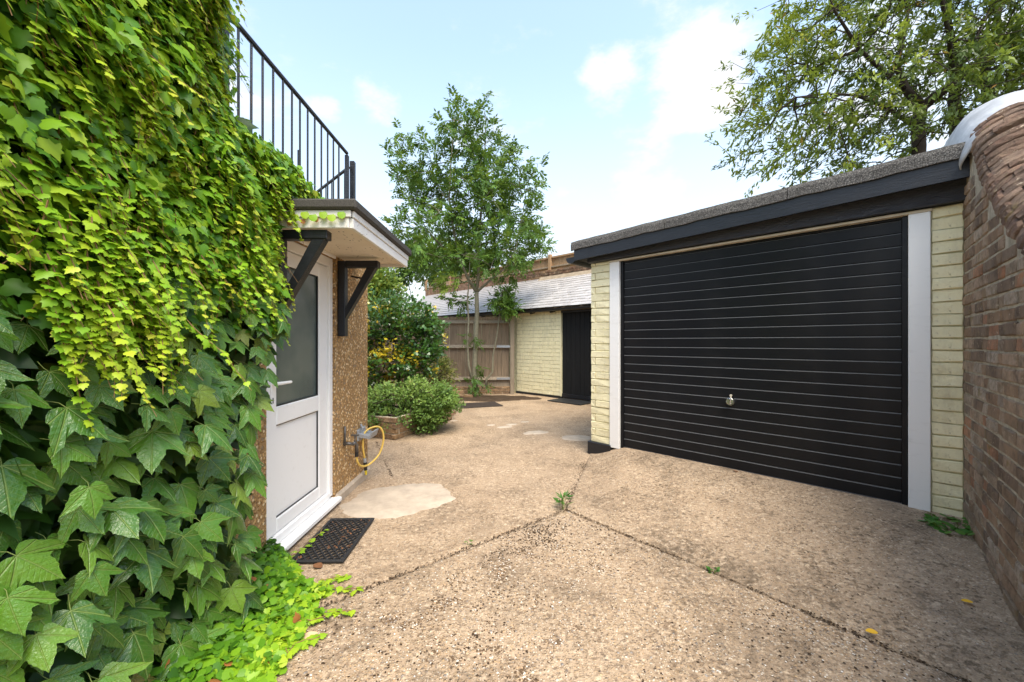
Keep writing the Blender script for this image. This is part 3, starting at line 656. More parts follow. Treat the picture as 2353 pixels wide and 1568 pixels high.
MB().box(2.30, 2.62, -.005, TH + .005, wz(2.45) - .01, wz(2.45) + .16, .02).obj('end_stone', M['mortar'], WR)
# lead cap dressed over the head of the sweep
vs = []; fs = []; na = 22; cap = [(-.55, 2.80, 0.0), (-.35, 2.80, -.05), (-.22, 2.80, -.18), (-.14, 2.785, -.36), (-.08, 2.76, -.55), (-.03, 2.725, -.70), (.01, 2.685, -.78), (.05, 2.645, -.80), (.10, 2.60, -.80), (.15, 2.55, -.80), (.19, 2.51, -.80)]; nx = len(cap) - 1
for i, (x, z, a_) in enumerate(cap):
    for j in range(na + 1):
        t = math.pi * (-.13 + 1.26 * j / na); q = 1.0 + .05 * mnoise.noise(Vector((x * 7, t * 1.8, 1))); wob = .018 * math.sin(t * 5.3) * (i / nx)
        p = Matrix.Rotation(-a_, 4, 'Y') @ Vector((wob, TH / 2 - .278 * q * math.cos(t), .235 * q * math.sin(t))); vs.append((x + p.x, p.y, z + p.z))
for i in range(nx): fs += [(i * (na + 1) + j, (i + 1) * (na + 1) + j, (i + 1) * (na + 1) + j + 1, i * (na + 1) + j + 1) for j in range(na)]
o = MB().add(vs, fs).obj('lead_cap', M['lead'], WR, True); sol = o.modifiers.new('thickness', 'SOLIDIFY'); sol.thickness = .008
# mortar fillet where garage verge meets the wall

# ================================================================== shed with slate roof, lean-to against the far wall
SH = thing('slate_roof_shed', 'long cream brick outbuilding with grey slate lean-to roof and black plank door', 'shed', (2.4, 8.38, 0), R(135))
b = MB(); b.box(1.72, 10.2, -1.7, -.004, -.1, 2.16); b.box(-.6, .79, -1.7, -.004, -.1, 2.16); b.box(.79, 1.72, -1.7, -.3, -.1, 2.16)
b.obj('wall', M['cream_mortar'], SH)
brick_course_wall(SH, 1.72, 3.21, .05, 2.13, .0945, M['cream'], L=.235, bond='flemish', seed=8, jit=.003, proud=.007)
MB().box(1.70, 3.23, -.05, .02, -.05, .05, .004).obj('plinth', M['black'], SH)
MB().box(1.712, 1.738, -.1, .022, .05, 2.12, .003).obj('door_post', M['cream'], SH)
for i in range(7):
    x0 = .80 + i * .13; MB().box(x0 + .002, x0 + .127, -.06, -.03 + .003 * (i % 2), .12, 2.10, .006).obj('plank', M['plank_black'], SH)
MB().box(.79, 1.712, -.07, -.015, .03, .12, .005).obj('bottom_rail', M['black'], SH)
MB().box(-.2, 1.73, -.1, .02, 2.06, 2.16, .004).obj('head_beam', M['black'], SH)
for x in (1.9, 2.55, 3.15, 3.8, 4.5): MB().prism([(-.02, 2.10), (.16, 2.06), (.17, 2.10), (-.02, 2.15)], 0, x, x + .045).obj('rafter_end', M['black'], SH)
prof = [(.055 * math.cos(a), .055 * math.sin(a)) for a in np.linspace(math.pi, 2 * math.pi, 9)] + [(.048 * math.cos(a), .048 * math.sin(a)) for a in np.linspace(2 * math.pi, math.pi, 9)]
MB().prism([(.19 + p, 2.155 + q) for p, q in prof], 0, -.6, 10.3).obj('gutter', M['black'], SH)
# roof plane: eave (y .17, z 2.17) up to (y -1.72)
PIT = math.atan2(3.26 - 2.17, 1.89)
MB().prism([(.12, 2.14), (-1.75, 2.14 + 1.87 * math.tan(PIT)), (-1.75, 2.10 + 1.87 * math.tan(PIT)), (.12, 2.10)], 0, -.6, 10.3).obj('roof_boarding', M['fence'], SH)
sl_me = [MB().box(.002, .248 - .004 * i, -.30, 0, -.007, .007, .003).jitter(.003, i).mesh('slate', M['slate']) for i in range(5)]
GAU = .165; nrow = 13; rr_ = random.Random(3); cnt = 0; rest = MB()
def slate_at(x, k_):
    d = .02 + k_ * GAU
    return Matrix.Translation((x, .185 - d * math.cos(PIT), 2.185 + d * math.sin(PIT) + .014)) @ Matrix.Rotation(-PIT + .075, 4, 'X') @ Matrix.Rotation(rr_.uniform(-.012, .012), 4, 'Z')
for k_ in range(nrow + 3):
    x = -.4 - (.125 if k_ % 2 else 0)
    while x < 10.2:
        left = x > 3.9
        if k_ < (nrow + 2 if left else nrow):
            m4 = slate_at(x, k_)
            if not left and cnt < 300 and x > .2: put('slate', rr_.choice(sl_me), SH, mat4=m4); cnt += 1
            else:
                q = MB().box(.002, .247, -.30, 0, -.004, .004); rest.add([m4 @ Vector(v) for v in q.v], q.f)
        x += .25
ro = rest.obj('slates', M['slate'], SH, recalc=False); ro['kind'] = 'stuff'
MB().prism([(-1.70, 3.22), (-1.55, 3.17), (-1.72, 3.36)], 0, -.6, 3.88).obj('mortar_fillet', M['fillet'], SH)

FW = thing('far_brick_wall', 'dark old brick wall rising behind the slate roof', 'wall', (2.4, 8.38, 0), R(135))
MB().box(-2.5, 10.4, -2.1, -1.79, -.1, 3.56).obj('wall_core', M['mortar'], FW)
brick_course_wall(FW, -1.0, 5.8, 3.24, 3.56, .08, M['farbrick'], y=-1.78, L=.23, seed=12, jit=.006, proud=.012)
MB().box(5.8, 10.4, -1.795, -1.775, 3.2, 3.58).obj('wall_face', M['farbrick'], FW)
FF = thing('fence_on_wall', 'tan close-board fence running along the top of the far brick wall', 'fence', (2.4, 8.38, 0), R(135))
fb = MB().box(0, .098, -.012, 0, 3.58, 3.98, .002).mesh('board', M['new_fence'])
for i in range(124): put('board', fb, FF, (-2.0 + i * .1, -1.93 + .006 * (i % 2), random.uniform(-.004, .004)))
MB().box(-2.0, 10.4, -1.925, -1.86, 3.93, 3.98, .004).obj('top_rail', M['new_fence'], FF)
MB().box(-2.0, 10.4, -1.925, -1.85, 3.64, 3.685, .004).obj('bottom_rail', M['fence_rail'], FF)
for i in range(8): MB().box(0, .10, -1.925, -1.83, 3.55, 4.05, .006).obj('post', M['new_fence'], FF, loc=(-1.6 + i * 1.72, 0, 0))

# ================================================================== close-board fence at the back of the yard
BF = thing('back_fence', 'weathered brown close-board fence behind the young tree', 'fence', (.02, 10.5, 0), R(180))
bm_ = [MB().box(.001, .104, -.016, 0, .34, 2.02, .003).jitter(.002, i).mesh('board', M['fence']) for i in range(4)]
for i in range(28):
    o = put('board', random.choice(bm_), BF, (.09 + i * .105, -.01 + .009 * (i % 2), random.uniform(-.015, .012))); o.rotation_euler = (0, random.uniform(-.006, .006), 0)
for z in (1.845, 1.20, .36): MB().prism([(.0, z), (.0, z + .085), (.075, z + .012), (.075, z)], 0, .06, 3.0).obj('arris_rail', M['fence_rail'], BF)
for z in (1.21, .37): MB().box(.06, .42, .077, .084, z, z + .06, .002).obj('rail_bracket', M['steel'], BF)
MB().box(-.04, .07, -.02, .10, -.1, 2.02, .008).obj('post', M['fence_rail'], BF)
MB().box(1.55, 1.66, -.13, -.03, -.1, 2.0, .008).obj('post', M['fence'], BF)
MB().box(.07, 3.0, -.03, .01, .20, .345, .004).obj('gravel_board', M['fence_rail'], BF)
MB().box(.05, 3.0, -.05, .03, -.08, .20).obj('plinth_core', M['mortar'], BF)
brick_course_wall(BF, .05, 1.9, -.02, .20, .075, M['bedbrick'], y=.03, seed=14, proud=.015, jit=.006)
LF = thing('side_fence', 'dark weathered board fence half hidden behind the glossy shrub', 'fence', (-2.75, 4.4, 0), R(90))
for i in range(58): put('board', random.choice(bm_), LF, (.0 + i * .105, -.01 + .009 * (i % 2), -.28))
for z in (1.5, .4): MB().box(0, 6.1, -.05, -.012, z, z + .07, .004).obj('rail', M['fence_rail'], LF)
for x in (2.9, 4.6): MB().box(x, x + .1, -.1, .02, -.1, 1.7, .006).obj('post', M['fence_rail'], LF)

# ================================================================== house on the left
HX = -1.48
HO = thing('house', 'pebbledash house wall with white half-glazed door and flat porch canopy', 'house', (HX, 0, 0))
b = MB(); b.box(-2.6, 0, -.6, 2.40, -.1, 2.22); b.box(-2.6, 0, 3.325, 4.08, -.1, 2.22); b.box(-2.6, -.0, 2.40, 3.325, 2.045, 2.22); b.box(-2.6, -.35, 2.40, 3.325, -.1, 2.045)
b.obj('wall', M['dash'], HO)
MB().box(-.02, .03, 3.33, 4.10, -.05, .075, .018).obj('plinth', M['patch'], HO)
MB().box(-2.7, .03, -.6, 4.12, 2.222, 2.262, .008).obj('flat_roof', M['felt'], HO)
MB().box(-.16, -.04, -.6, 1.80, 2.262, 3.55).obj('upper_wall', M['dash'], HO)
# door
D0 = -.028
dr = MB().box(D0 - .06, D0 + .012, 3.262, 3.323, .075, 2.043, .004).box(D0 - .06, D0 + .012, 2.402, 2.445, .075, 2.043, .004).box(D0 - .06, D0 + .012, 2.446, 3.261, 1.972, 2.043, .004).box(D0 - .06, D0 + .014, 2.446, 3.261, .060, .118, .004).obj('door_frame', M['upvc'], HO)
lf = MB(); x0, x1 = D0 - .058, D0 - .006
lf.box(x0, x1, 3.125, 3.258, .122, 1.968, .006); lf.box(x0, x1, 2.449, 2.563, .122, 1.968, .006); lf.box(x0, x1, 2.564, 3.124, 1.868, 1.968, .006); lf.box(x0, x1, 2.564, 3.124, .815, .934, .006); lf.box(x0, x1, 2.564, 3.124, .122, .215, .006)
door = lf.obj('door', M['upvc'], HO)
MB().box(x0 + .01, x1 - .018, 2.562, 3.126, .214, .816).obj('door_panel', M['upvc'], door)
MB().box(x0 + .012, x1 - .020, 2.562, 3.126, .933, 1.869).obj('glass_pane', M['glass'], door)
gk = MB()
for (a0, a1, c0, c1) in ((2.564, 2.570, .935, 1.867), (3.118, 3.124, .935, 1.867), (2.57, 3.118, .935, .941), (2.57, 3.118, 1.861, 1.867), (3.119, 3.124, .216, .814), (2.57, 3.119, .216, .221), (2.57, 3.119, .809, .814)): gk.box(x1 - .019, x1 - .008, a0, a1, c0, c1)
gk.obj('glazing_gasket', M['black_plastic'], door)
MB().box(x1, x1 + .010, 2.490, 2.520, .93, 1.16, .004).tube([(x1 + .008, 2.505, 1.09), (x1 + .045, 2.505, 1.09), (x1 + .052, 2.515, 1.09), (x1 + .052, 2.635, 1.088)], [.011, .011, .011, .009], 10).obj('door_handle', M['upvc'], door)
MB().box(x1 + .010, x1 + .0125, 2.500, 2.510, .965, 1.0, .001).obj('keyhole', M['black_plastic'], door)
MB().box(-.07, .052, 2.36, 3.345, .022, .058, .006).obj('door_sill', M['upvc'], HO)
MB().box(-.02, .012, 2.40, 3.325, 2.046, 2.07, .003).box(-.02, .006, 2.40, 3.325, 2.071, 2.10).obj('head_trim', M['upvc'], HO)
# porch canopy
cn = MB().box(.0, .49, 2.44, 3.67, 2.072, 2.082).obj('canopy', M['soffit'], HO)
MB().box(.490, .512, 2.43, 3.69, 2.045, 2.108, .003).box(.505, .520, 2.425, 3.695, 2.109, 2.150, .003).obj('fascia', M['board'], cn)
MB().box(.0, .489, 2.418, 2.438, 2.045, 2.108, .003).box(.0, .504, 2.408, 2.424, 2.109, 2.150, .003).obj('fascia', M['board'], cn)
MB().box(.0, .489, 3.671, 3.69, 2.045, 2.150, .003).obj('fascia', M['board'], cn)
MB().box(-.02, .545, 2.385, 3.72, 2.152, 2.215, .012).obj('felt_roof', M['felt'], cn)
def bracket(y):
    o = bpy.data.objects.new('canopy_bracket', None); COL.objects.link(o); o.parent = HO; o.location = (0, y, 0)
    MB().box(.004, .066, -.035, .035, 1.40, 2.040, .005).obj('wall_post', M['black'], o)
    MB().box(.068, .345, -.035, .035, 1.985, 2.042, .005).obj('arm', M['black'], o)
    MB().prism([(.068, 1.55), (.068, 1.64), (.25, 1.983), (.325, 1.983)], 1, -.030, .030).obj('strut', M['black'], o)
bracket(3.40); bracket(2.475)
MB().tube([(.02, 3.62, 1.95), (.12, 3.62, 1.93), (.20, 3.60, 1.89)], .008, 6).obj('cable_hook', M['black'], HO)

# ================================================================== railing round the flat roof
RL = thing('roof_railing', 'black iron railing on the flat roof above the porch', 'railing', (-1.60, 0, 2.262))
TOPZ = .92
def post(x, y, h, w, name='post'): return MB().box(x - w / 2, x + w / 2, y - w / 2, y + w / 2, 0, h, .004).obj(name, M['black'], RL)
post(0, 2.20, 1.35, .05); post(0, 3.86, .90, .034); post(.02, 3.95, .88, .045); post(0, .9, 1.2, .05)
MB().tube([(0, .9, TOPZ), (0, 2.2, TOPZ + .02), (0, 3.86, TOPZ)], .016, 8).obj('top_rail', M['black'], RL)
MB().box(-.008, .008, 2.2, 3.86, .06, .075).obj('bottom_rail', M['black'], RL)
for i in range(13): MB().tube([(0, 2.33 + i * .1125, .06), (0, 2.33 + i * .1125 + random.uniform(-.004, .004), TOPZ)], .0075, 6).obj('baluster', M['black'], RL)
MB().box(-.03, -.01, 3.02, 3.04, 0, .55, .003).obj('stub_post', M['black'], RL)
# return rail running back and down towards the garden
a, c = Vector((0, 3.90, .80)), Vector((-1.32, 5.2, .76))
MB().tube([a, c], .015, 8).obj('return_rail', M['black'], RL)
for i in range(11):
    p = a.lerp(c, (i + .6) / 11.5); MB().tube([(p.x, p.y, -.2), (p.x, p.y, p.z)], .0065, 6).obj('baluster', M['black'], RL)

# ================================================================== climbing ivy on the house wall
IV = thing('climbing_ivy', 'thick climbing ivy covering the house wall, lime and dark green leaves', 'ivy', (0, 0, 0))
IZ = [0, .1, .3, .5, .8, 1.1, 1.35, 1.6, 1.9, 2.2, 2.4, 2.47, 2.52, 3.6]; IY = [2.16, 2.14, 2.02, 2.00, 2.01, 2.12, 2.25, 2.28, 2.32, 2.40, 2.56, 2.58, 1.98, 1.88]
def ymax(z): return np.interp(z, IZ, IY)
def ioff(y, z):
    base = np.interp(z, [0, .4, 1.2, 1.7, 2.2, 2.5, 3.4], [.16, .20, .21, .18, .16, .12, .12])
    w = np.array([mnoise.fractal(Vector((a_ * 2.6, b__ * 2.2, 4.0)), 1, 2, 3) for a_, b__ in zip(np.atleast_1d(y), np.atleast_1d(z))])
    return np.clip(base + .10 * w, .05, .4) * np.clip((ymax(z) - y) / .18 + .45, .45, 1.0)
def ivy_pts(n, z0, z1, f0, f1, y0=.35):
    n = int(n * 1.25); z = rng.uniform(z0, z1, n * 2); y = rng.uniform(y0, 2.75, n * 2); ok = y < ymax(z) + rng.normal(0, .02, n * 2); z, y = z[ok][:n], y[ok][:n]
    o = ioff(y, z) * rng.uniform(f0, f1, len(z)); return np.stack([HX + o, y, z], 1)
def hang(n, out=.75, up=.65, j=.35, tj=.45, lean=.25):
    nor = unit(np.array([out, -.1, up]) + rng.normal(0, j, (n, 3))); tip = unit(np.array([.35, lean, -.8]) + rng.normal(0, tj, (n, 3))); return tip, nor
gr = []
def addleaf(T, pos, size, tint, **kw):
    tip, nor = hang(len(pos), **kw); gr.append((T, pos, tip, nor, size, tint, 1.0))
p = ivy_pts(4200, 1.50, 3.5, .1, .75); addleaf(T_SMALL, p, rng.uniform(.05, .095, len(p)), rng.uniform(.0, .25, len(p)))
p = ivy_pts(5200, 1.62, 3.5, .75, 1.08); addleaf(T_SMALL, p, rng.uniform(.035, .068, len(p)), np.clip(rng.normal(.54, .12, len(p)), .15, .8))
p = ivy_pts(1700, 0.0, 1.75, .05, .50); addleaf(T_BIG, p, rng.uniform(.07, .125, len(p)), rng.uniform(0, .12, len(p)))  # deep leaves tinted darker, painting the shade in the gaps
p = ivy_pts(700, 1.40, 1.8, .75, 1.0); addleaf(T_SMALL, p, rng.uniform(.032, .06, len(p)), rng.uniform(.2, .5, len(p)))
# roll of leaves over the parapet
n = 1500; y = rng.uniform(2.0, 2.86, n); x = HX + rng.uniform(-.28, .16, n); z = 2.30 + .17 * np.sqrt(np.clip(1 - ((x - HX + .05) / .26) ** 2, .05, 1)) * rng.uniform(.6, 1.05, n) * np.clip((2.95 - y) / .3, .3, 1)
addleaf(T_SMALL, np.stack([x, y, z], 1), rng.uniform(.03, .06, n), np.clip(rng.normal(.55, .15, n), .2, .9), out=.5, up=.9)
# leaves on the tall post and over the railing
n = 420; y = 2.02 + rng.uniform(-.12, .16, n); z = rng.uniform(2.45, 3.5, n); addleaf(T_SMALL, np.stack([HX - .08 + rng.uniform(-.06, .1, n), y, z], 1), rng.uniform(.025, .055, n), np.clip(rng.normal(.55, .15, n), .2, .92))
run = MB()
def strand(start, length, s0, s1, tint, d=(.07, .28, -1.0), clingy=True, leaf=True, tipbare=.08):
    st = .019; n_ = int(length / st); p_ = np.array(start, float); dv = unit(np.array(d, float) + rng.normal(0, .12, 3)); pts = []
    for i in range(n_):
        dv = unit(dv + rng.normal(0, .09, 3) + np.array([0, 0, -.03])); p_ = p_ + dv * st; pts.append(p_.copy())
    pts = np.array(pts)
    if leaf:
        k_ = int(n_ * (1 - tipbare)); f = np.arange(k_) / max(1, n_); sz = (s0 + (s1 - s0) * f) * rng.uniform(.85, 1.15, k_)
        side = np.where(np.arange(k_) % 2 == 0, 1, -1)[:, None] * np.array([[-.25, .75, 0]])
        tip = unit(side + np.array([.35, 0, -.45]) + rng.normal(0, .25, (k_, 3))); nor = unit(np.array([.62, -.15, .8]) + rng.normal(0, .25, (k_, 3)))
        gr.append((T_SMALL, pts[:k_], tip, nor, sz, np.clip(tint + .22 * (f - .4) + rng.normal(0, .05, k_), .3, .94), 1.0))
    q = pts[::3]
    if len(q) > 2: run.tube([tuple(v) for v in q], [max(.0009, .0022 * (1 - i / len(q))) for i in range(len(q))], 4, False)
for i in range(980):
    z = rng.uniform(1.75, 3.55); y = rng.uniform(.4, 2.75)
    if y > ymax(z): continue
    o = float(ioff(y, z)[0]); strand((HX + o * .97, y, z), rng.uniform(.14, .40), rng.uniform(.034, .046), rng.uniform(.018, .024), rng.uniform(.62, .86))
for i in range(60):      # lime streamers falling over the big leaves
    z = rng.uniform(1.42, 1.78); y = rng.normal(1.26, .10); strand((HX + .23, y, z), rng.uniform(.22, .5), .040, .02, rng.uniform(.62, .8), d=(.12, .10, -1))
for i in range(26):
    z = rng.uniform(1.5, 1.9); y = rng.uniform(.95, 2.2); strand((HX + .22, y, z), rng.uniform(.2, .45), .040, .02, rng.uniform(.55, .75), d=(.15, .2, -1))
for i in range(34):      # runners swinging free in front of the porch
    z = rng.uniform(1.55, 2.4); y = float(ymax(z)) - rng.uniform(.0, .16); strand((HX + .10, y, z), rng.uniform(.12, .32), .034, .014, rng.uniform(.6, .8), d=(.25, .45, -1), tipbare=.35)
for i in range(22):      # tendrils out over the railing
    z = rng.uniform(2.45, 3.35); strand((HX - .06, 2.08, z), rng.uniform(.2, .4), .03, .010, .62, d=(.1, .55, -.8), tipbare=.3)
for j_ in range(7):      # along the canopy fascia
    gr.append((T_ROUND, np.array([[HX + .12 + j_ * .055, 2.395 - .01 * (j_ % 2), 2.135 - .02 * (j_ % 2)]]), np.array([[.3, -.2, -.9]]), np.array([[.2, -.9, .3]]), [.05], [.62 + .04 * (j_ % 3)], 1.0))
gr.append((T_ROUND, np.stack([HX + .14 + .08 * np.arange(5), np.full(5, 2.398), np.full(5, 2.08) + .01 * np.arange(5)], 1), np.tile([[.1, -.1, -1.]], (5, 1)), np.tile([[.3, -.9, .1]], (5, 1)), [.03] * 5, [1.0] * 5, 1.0))
# ground cover at the foot of the wall
n = 4700; y = rng.uniform(1.0, 2.42, n); xe = np.interp(y, [1.0, 1.3, 1.58, 1.8, 2.0, 2.14, 2.22, 2.4], [-.86, -.92, -.98, -.98, -1.02, -1.0, -1.22, -1.36]) + .09 * np.array([mnoise.noise(Vector((v * 9, 2, 2))) for v in y])
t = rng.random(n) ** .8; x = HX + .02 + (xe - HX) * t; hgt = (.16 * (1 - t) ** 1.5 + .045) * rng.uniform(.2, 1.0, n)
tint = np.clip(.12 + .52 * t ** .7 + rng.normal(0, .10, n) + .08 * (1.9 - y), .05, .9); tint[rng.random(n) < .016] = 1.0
tip = unit(np.stack([rng.normal(.5, .6, n), rng.normal(-.2, .6, n), rng.normal(-.1, .25, n)], 1)); nor = unit(np.array([.25, -.15, 1]) + rng.normal(0, .42, (n, 3)))
gr.append((T_ROUND, np.stack([x, y, hgt], 1)[::2], tip[::2], nor[::2], rng.uniform(.022, .046, n)[::2], tint[::2], 1.0)); gr.append((T_SMALL, np.stack([x, y, hgt], 1)[1::2], tip[1::2], nor[1::2], rng.uniform(.03, .055, n)[1::2], tint[1::2], 1.0))
for (a0, a1) in (((-1.05, 2.16, .03), (-.82, 2.15, .015)), ((-1.0, 1.9, .03), (-.80, 1.98, .015)), ((-.98, 1.7, .03), (-.88, 1.82, .015)), ((-1.05, 2.22, .03), (-.93, 2.28, .015)), ((-1.36, 2.42, .03), (-1.33, 2.85, .02))):
    k_ = 16; f = np.linspace(0, 1, k_)[:, None]; pp_ = np.array(a0) * (1 - f) + np.array(a1) * f + rng.normal(0, .014, (k_, 3)) * [1, 1, .2]
    run.tube([tuple(q) for q in pp_[::3]], .002, 4, False); tp = unit(np.stack([rng.normal(.4, .5, k_), rng.normal(0, .7, k_), np.full(k_, -.05)], 1))
    gr.append((T_SMALL, pp_, tp, unit(np.array([0, 0, 1.]) + rng.normal(0, .2, (k_, 3))), rng.uniform(.03, .045, k_), rng.uniform(.6, .78, k_), 1.0))
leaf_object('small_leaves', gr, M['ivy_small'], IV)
o = run.obj('runners', M['twig'], IV, recalc=False); o['kind'] = 'stuff'
# large leaves, each one a blade with ribs and a stalk
HALF = [(.10, -.10), (.24, -.15), (.36, -.09), (.46, .03), (.50, .16), (.60, .30), (.66, .44), (.80, .66), (.60, .62), (.45, .56), (.30, .50), (.27, .64), (.22, .76), (.12, .92)]
def big_leaf(seed):
    r = random.Random(seed); half = [(x * r.uniform(.94, 1.06) * (.82 if seed % 3 == 0 else 1.0), y * r.uniform(.96, 1.04)) for x, y in HALF]; half2 = [(-x * r.uniform(.93, 1.05), y * r.uniform(.95, 1.05)) for x, y in half]
    o0 = [(0, -.01)] + half + [(r.uniform(-.04, .04), 1.12)] + half2[::-1]; out = []
    for i_, p_ in enumerate(o0):
        q_ = o0[(i_ + 1) % len(o0)]; out.append(p_)
        if 3 < i_ < len(o0) - 5: out.append(((p_[0] + q_[0]) / 2 * .965, .2 + ((p_[1] + q_[1]) / 2 - .2) * .965))
    n = len(out)
    sag = r.uniform(.16, .42); fold = r.uniform(.10, .34); side = r.uniform(.05, .30)
    def z(x, y):
        a = abs(x); rib = abs(a * .65 - y * .76)
        return -fold * a - sag * max(0, y) ** 2 * .6 - side * a * a + .16 * min(a, rib) + .03 * math.sin(7 * y + seed) * a
    vs = []; uv = []
    for f in (0.0, .38, .72, 1.0):
        if f == 0: vs.append((0, .02, z(0, .02))); uv.append((0, .02)); continue
        for (x, y) in out:
            X, Y = x * f, .02 + (y - .02) * f; vs.append((X, Y, z(X, Y) + r.uniform(-.006, .006) * f)); uv.append((X, Y))
    fs = [(0, 1 + i, 1 + (i + 1) % n) for i in range(n)]
    for k_ in range(2): fs += [(1 + k_ * n + i, 1 + (k_ + 1) * n + i, 1 + (k_ + 1) * n + (i + 1) % n, 1 + k_ * n + (i + 1) % n) for i in range(n)]
    b = MB(); b.add(vs, fs); nb_ = len(vs)
    b.tube([(0, .03, -.006), (r.uniform(-.05, .05), -.18, -.03), (r.uniform(-.1, .1), -.45, -.14)], [.012, .010, .010], 5, False, 1)
    me = b.mesh('leaf', [M['ivy_large'], M['petiole']], True, False); ul = me.uv_layers.new(name='UVMap')
    for l in me.loops: ul.data[l.index].uv = uv[l.vertex_index] if l.vertex_index < nb_ else (3.0, 3.0)
    return me
big_me = [big_leaf(i) for i in range(9)]
cand = []; tries = 0
while len(cand) < 298 and tries < 60000:
    tries += 1; z = rng.uniform(.12, 1.62); y = rng.uniform(.60, 2.35)
    if y > float(ymax(z)) - .02: continue
    if z > 1.15 and abs(y - 1.27) < .12 and rng.random() < .6: continue
    md = .066 + .008 * (y < 1.5)
    if all((y - c_[0]) ** 2 + (z - c_[1]) ** 2 > md * md for c_ in cand): cand.append((y, z))
for y, z in cand:
    far = rng.random(); o_ = float(ioff(y, z)[0]) * (.62 + .48 * far); sz = rng.uniform(.062, .120) * (1.12 if z < 1.25 else .9) * (1.1 if rng.random() < .25 else 1) * min(1.0, .72 + .28 * (y - .6) / .7)
    tip = Vector((.55 + rng.normal(0, .20), .10 + rng.normal(0, .38), -.80 + rng.normal(0, .16))).normalized(); nor = Vector((.66, -.32, .72)) + Vector(rng.normal(0, .24, 3)); nor = (nor - tip * nor.dot(tip)).normalized(); xx = tip.cross(nor)
    m4 = Matrix(((xx.x, tip.x, nor.x, HX + o_), (xx.y, tip.y, nor.y, y), (xx.z, tip.z, nor.z, z), (0, 0, 0, 1))) @ Matrix.Diagonal((sz, sz, sz, 1))
    put('leaf', big_me[int(rng.integers(9))], IV, mat4=m4)

# ================================================================== trees and shrubs
def blob_pts(blobs, Y, dep, n):
    w = np.array([b_[2] ** 1.8 for b_ in blobs]); w = w / w.sum(); out = []
    for i in rng.choice(len(blobs), n, p=w):
        u, v, r = blobs[i][:3]; a = rng.uniform(0, 6.283); q = r * math.sqrt(rng.random()); Yd = Y + rng.normal(0, dep) * min(1.0, .35 + r / 70)
        out.append(at(u + q * math.cos(a), v + q * math.sin(a), Y) * 1.0 + Vector((0, Yd - Y, 0)))
    return np.array([tuple(p_) for p_ in out])
def grow(limbs, targets, tip_r=.004, power=.42, up=.25):
    """limbs: list of lists of (xyz, radius). Returns mesh builder, target parents dirs."""
    nodes = []; par = []; rad = []; limbn = 0
    for L_ in limbs:
        prev = -1
        if nodes:
            d = [(Vector(L_[0][0]) - Vector(q)).length for q in nodes]; prev = int(np.argmin(d))
        for i in range(len(L_)):
            nodes.append(tuple(L_[i][0])); rad.append(L_[i][1]); par.append(prev); prev = len(nodes) - 1
    limbn = len(nodes); N = np.array(nodes)
    d0 = np.min(np.linalg.norm(targets[:, None] - N[None], axis=2), axis=1); order = np.argsort(d0); T_ = targets[order]; A = np.zeros((limbn + len(T_), 3)); A[:limbn] = N; P_ = list(par); cost = np.zeros(limbn + len(T_))
    for i, t_ in enumerate(T_):
        m = limbn + i; dv = t_ - A[:m]; dd = np.linalg.norm(dv, axis=1); pen = dd + np.clip(-dv[:, 2], 0, None) * up + cost[:m] * .25; j = int(np.argmin(pen)); P_.append(j); A[m] = t_; cost[m] = cost[j] + dd[j]
    cntc = np.ones(len(A)); 
    for i in range(len(A) - 1, limbn - 1, -1): cntc[P_[i]] += cntc[i]
    r = tip_r * cntc ** power; b = MB(); b2 = MB()
    k_ = 0
    for L_ in limbs:
        b.tube([q for q, _ in L_], [x for _, x in L_], 9)
    dirs = np.zeros((len(T_), 3))
    for i in range(limbn, len(A)):
        j = P_[i]; a0 = Vector(A[j]); a1 = Vector(A[i]); dirs[i - limbn] = unit((A[i] - A[j])[None])[0]; mid = (a0 + a1) / 2 + Vector(rng.normal(0, .04, 3)) * (a1 - a0).length; r0 = min(r[j], r[i] * 1.5) if j >= limbn else r[i] * 1.3
        b2.tube([a0, mid, a1], [r0, (r0 + r[i]) / 2, r[i]], 5, False)
    return b, b2, T_, dirs
def compound(pos, d, n_pairs, L, leaf_len, width, tint):
    """pinnate leaves -> arrays of leaflets"""
    m = len(pos); d = unit(d); up = unit(np.array([0, 0, 1.]) + rng.normal(0, .35, (m, 3))); sd = unit(np.cross(d, up)); up = np.cross(sd, d); Ps, Ts, Ns, Ss, Ti = [], [], [], [], []
    for k_ in range(n_pairs + 1):
        t_ = .25 + .75 * k_ / n_pairs; c_ = pos + d * (L * t_)[:, None] - np.array([0, 0, 1.]) * (L * .22 * t_ * t_)[:, None]
        for s_ in ((1, -1) if k_ < n_pairs else (0,)):
            Ps.append(c_); Ts.append(unit(d * (.55 if s_ else 1) + sd * s_ * .85 + np.array([0, 0, -.28]) + rng.normal(0, .12, (m, 3)))); Ns.append(unit(up + rng.normal(0, .25, (m, 3)))); Ss.append(leaf_len * rng.uniform(.8, 1.15, m)); Ti.append(np.clip(tint + rng.normal(0, .06, m), 0, 1))
    return (T_RHOMB, np.concatenate(Ps), np.concatenate(Ts), np.concatenate(Ns), np.concatenate(Ss), np.concatenate(Ti), width)

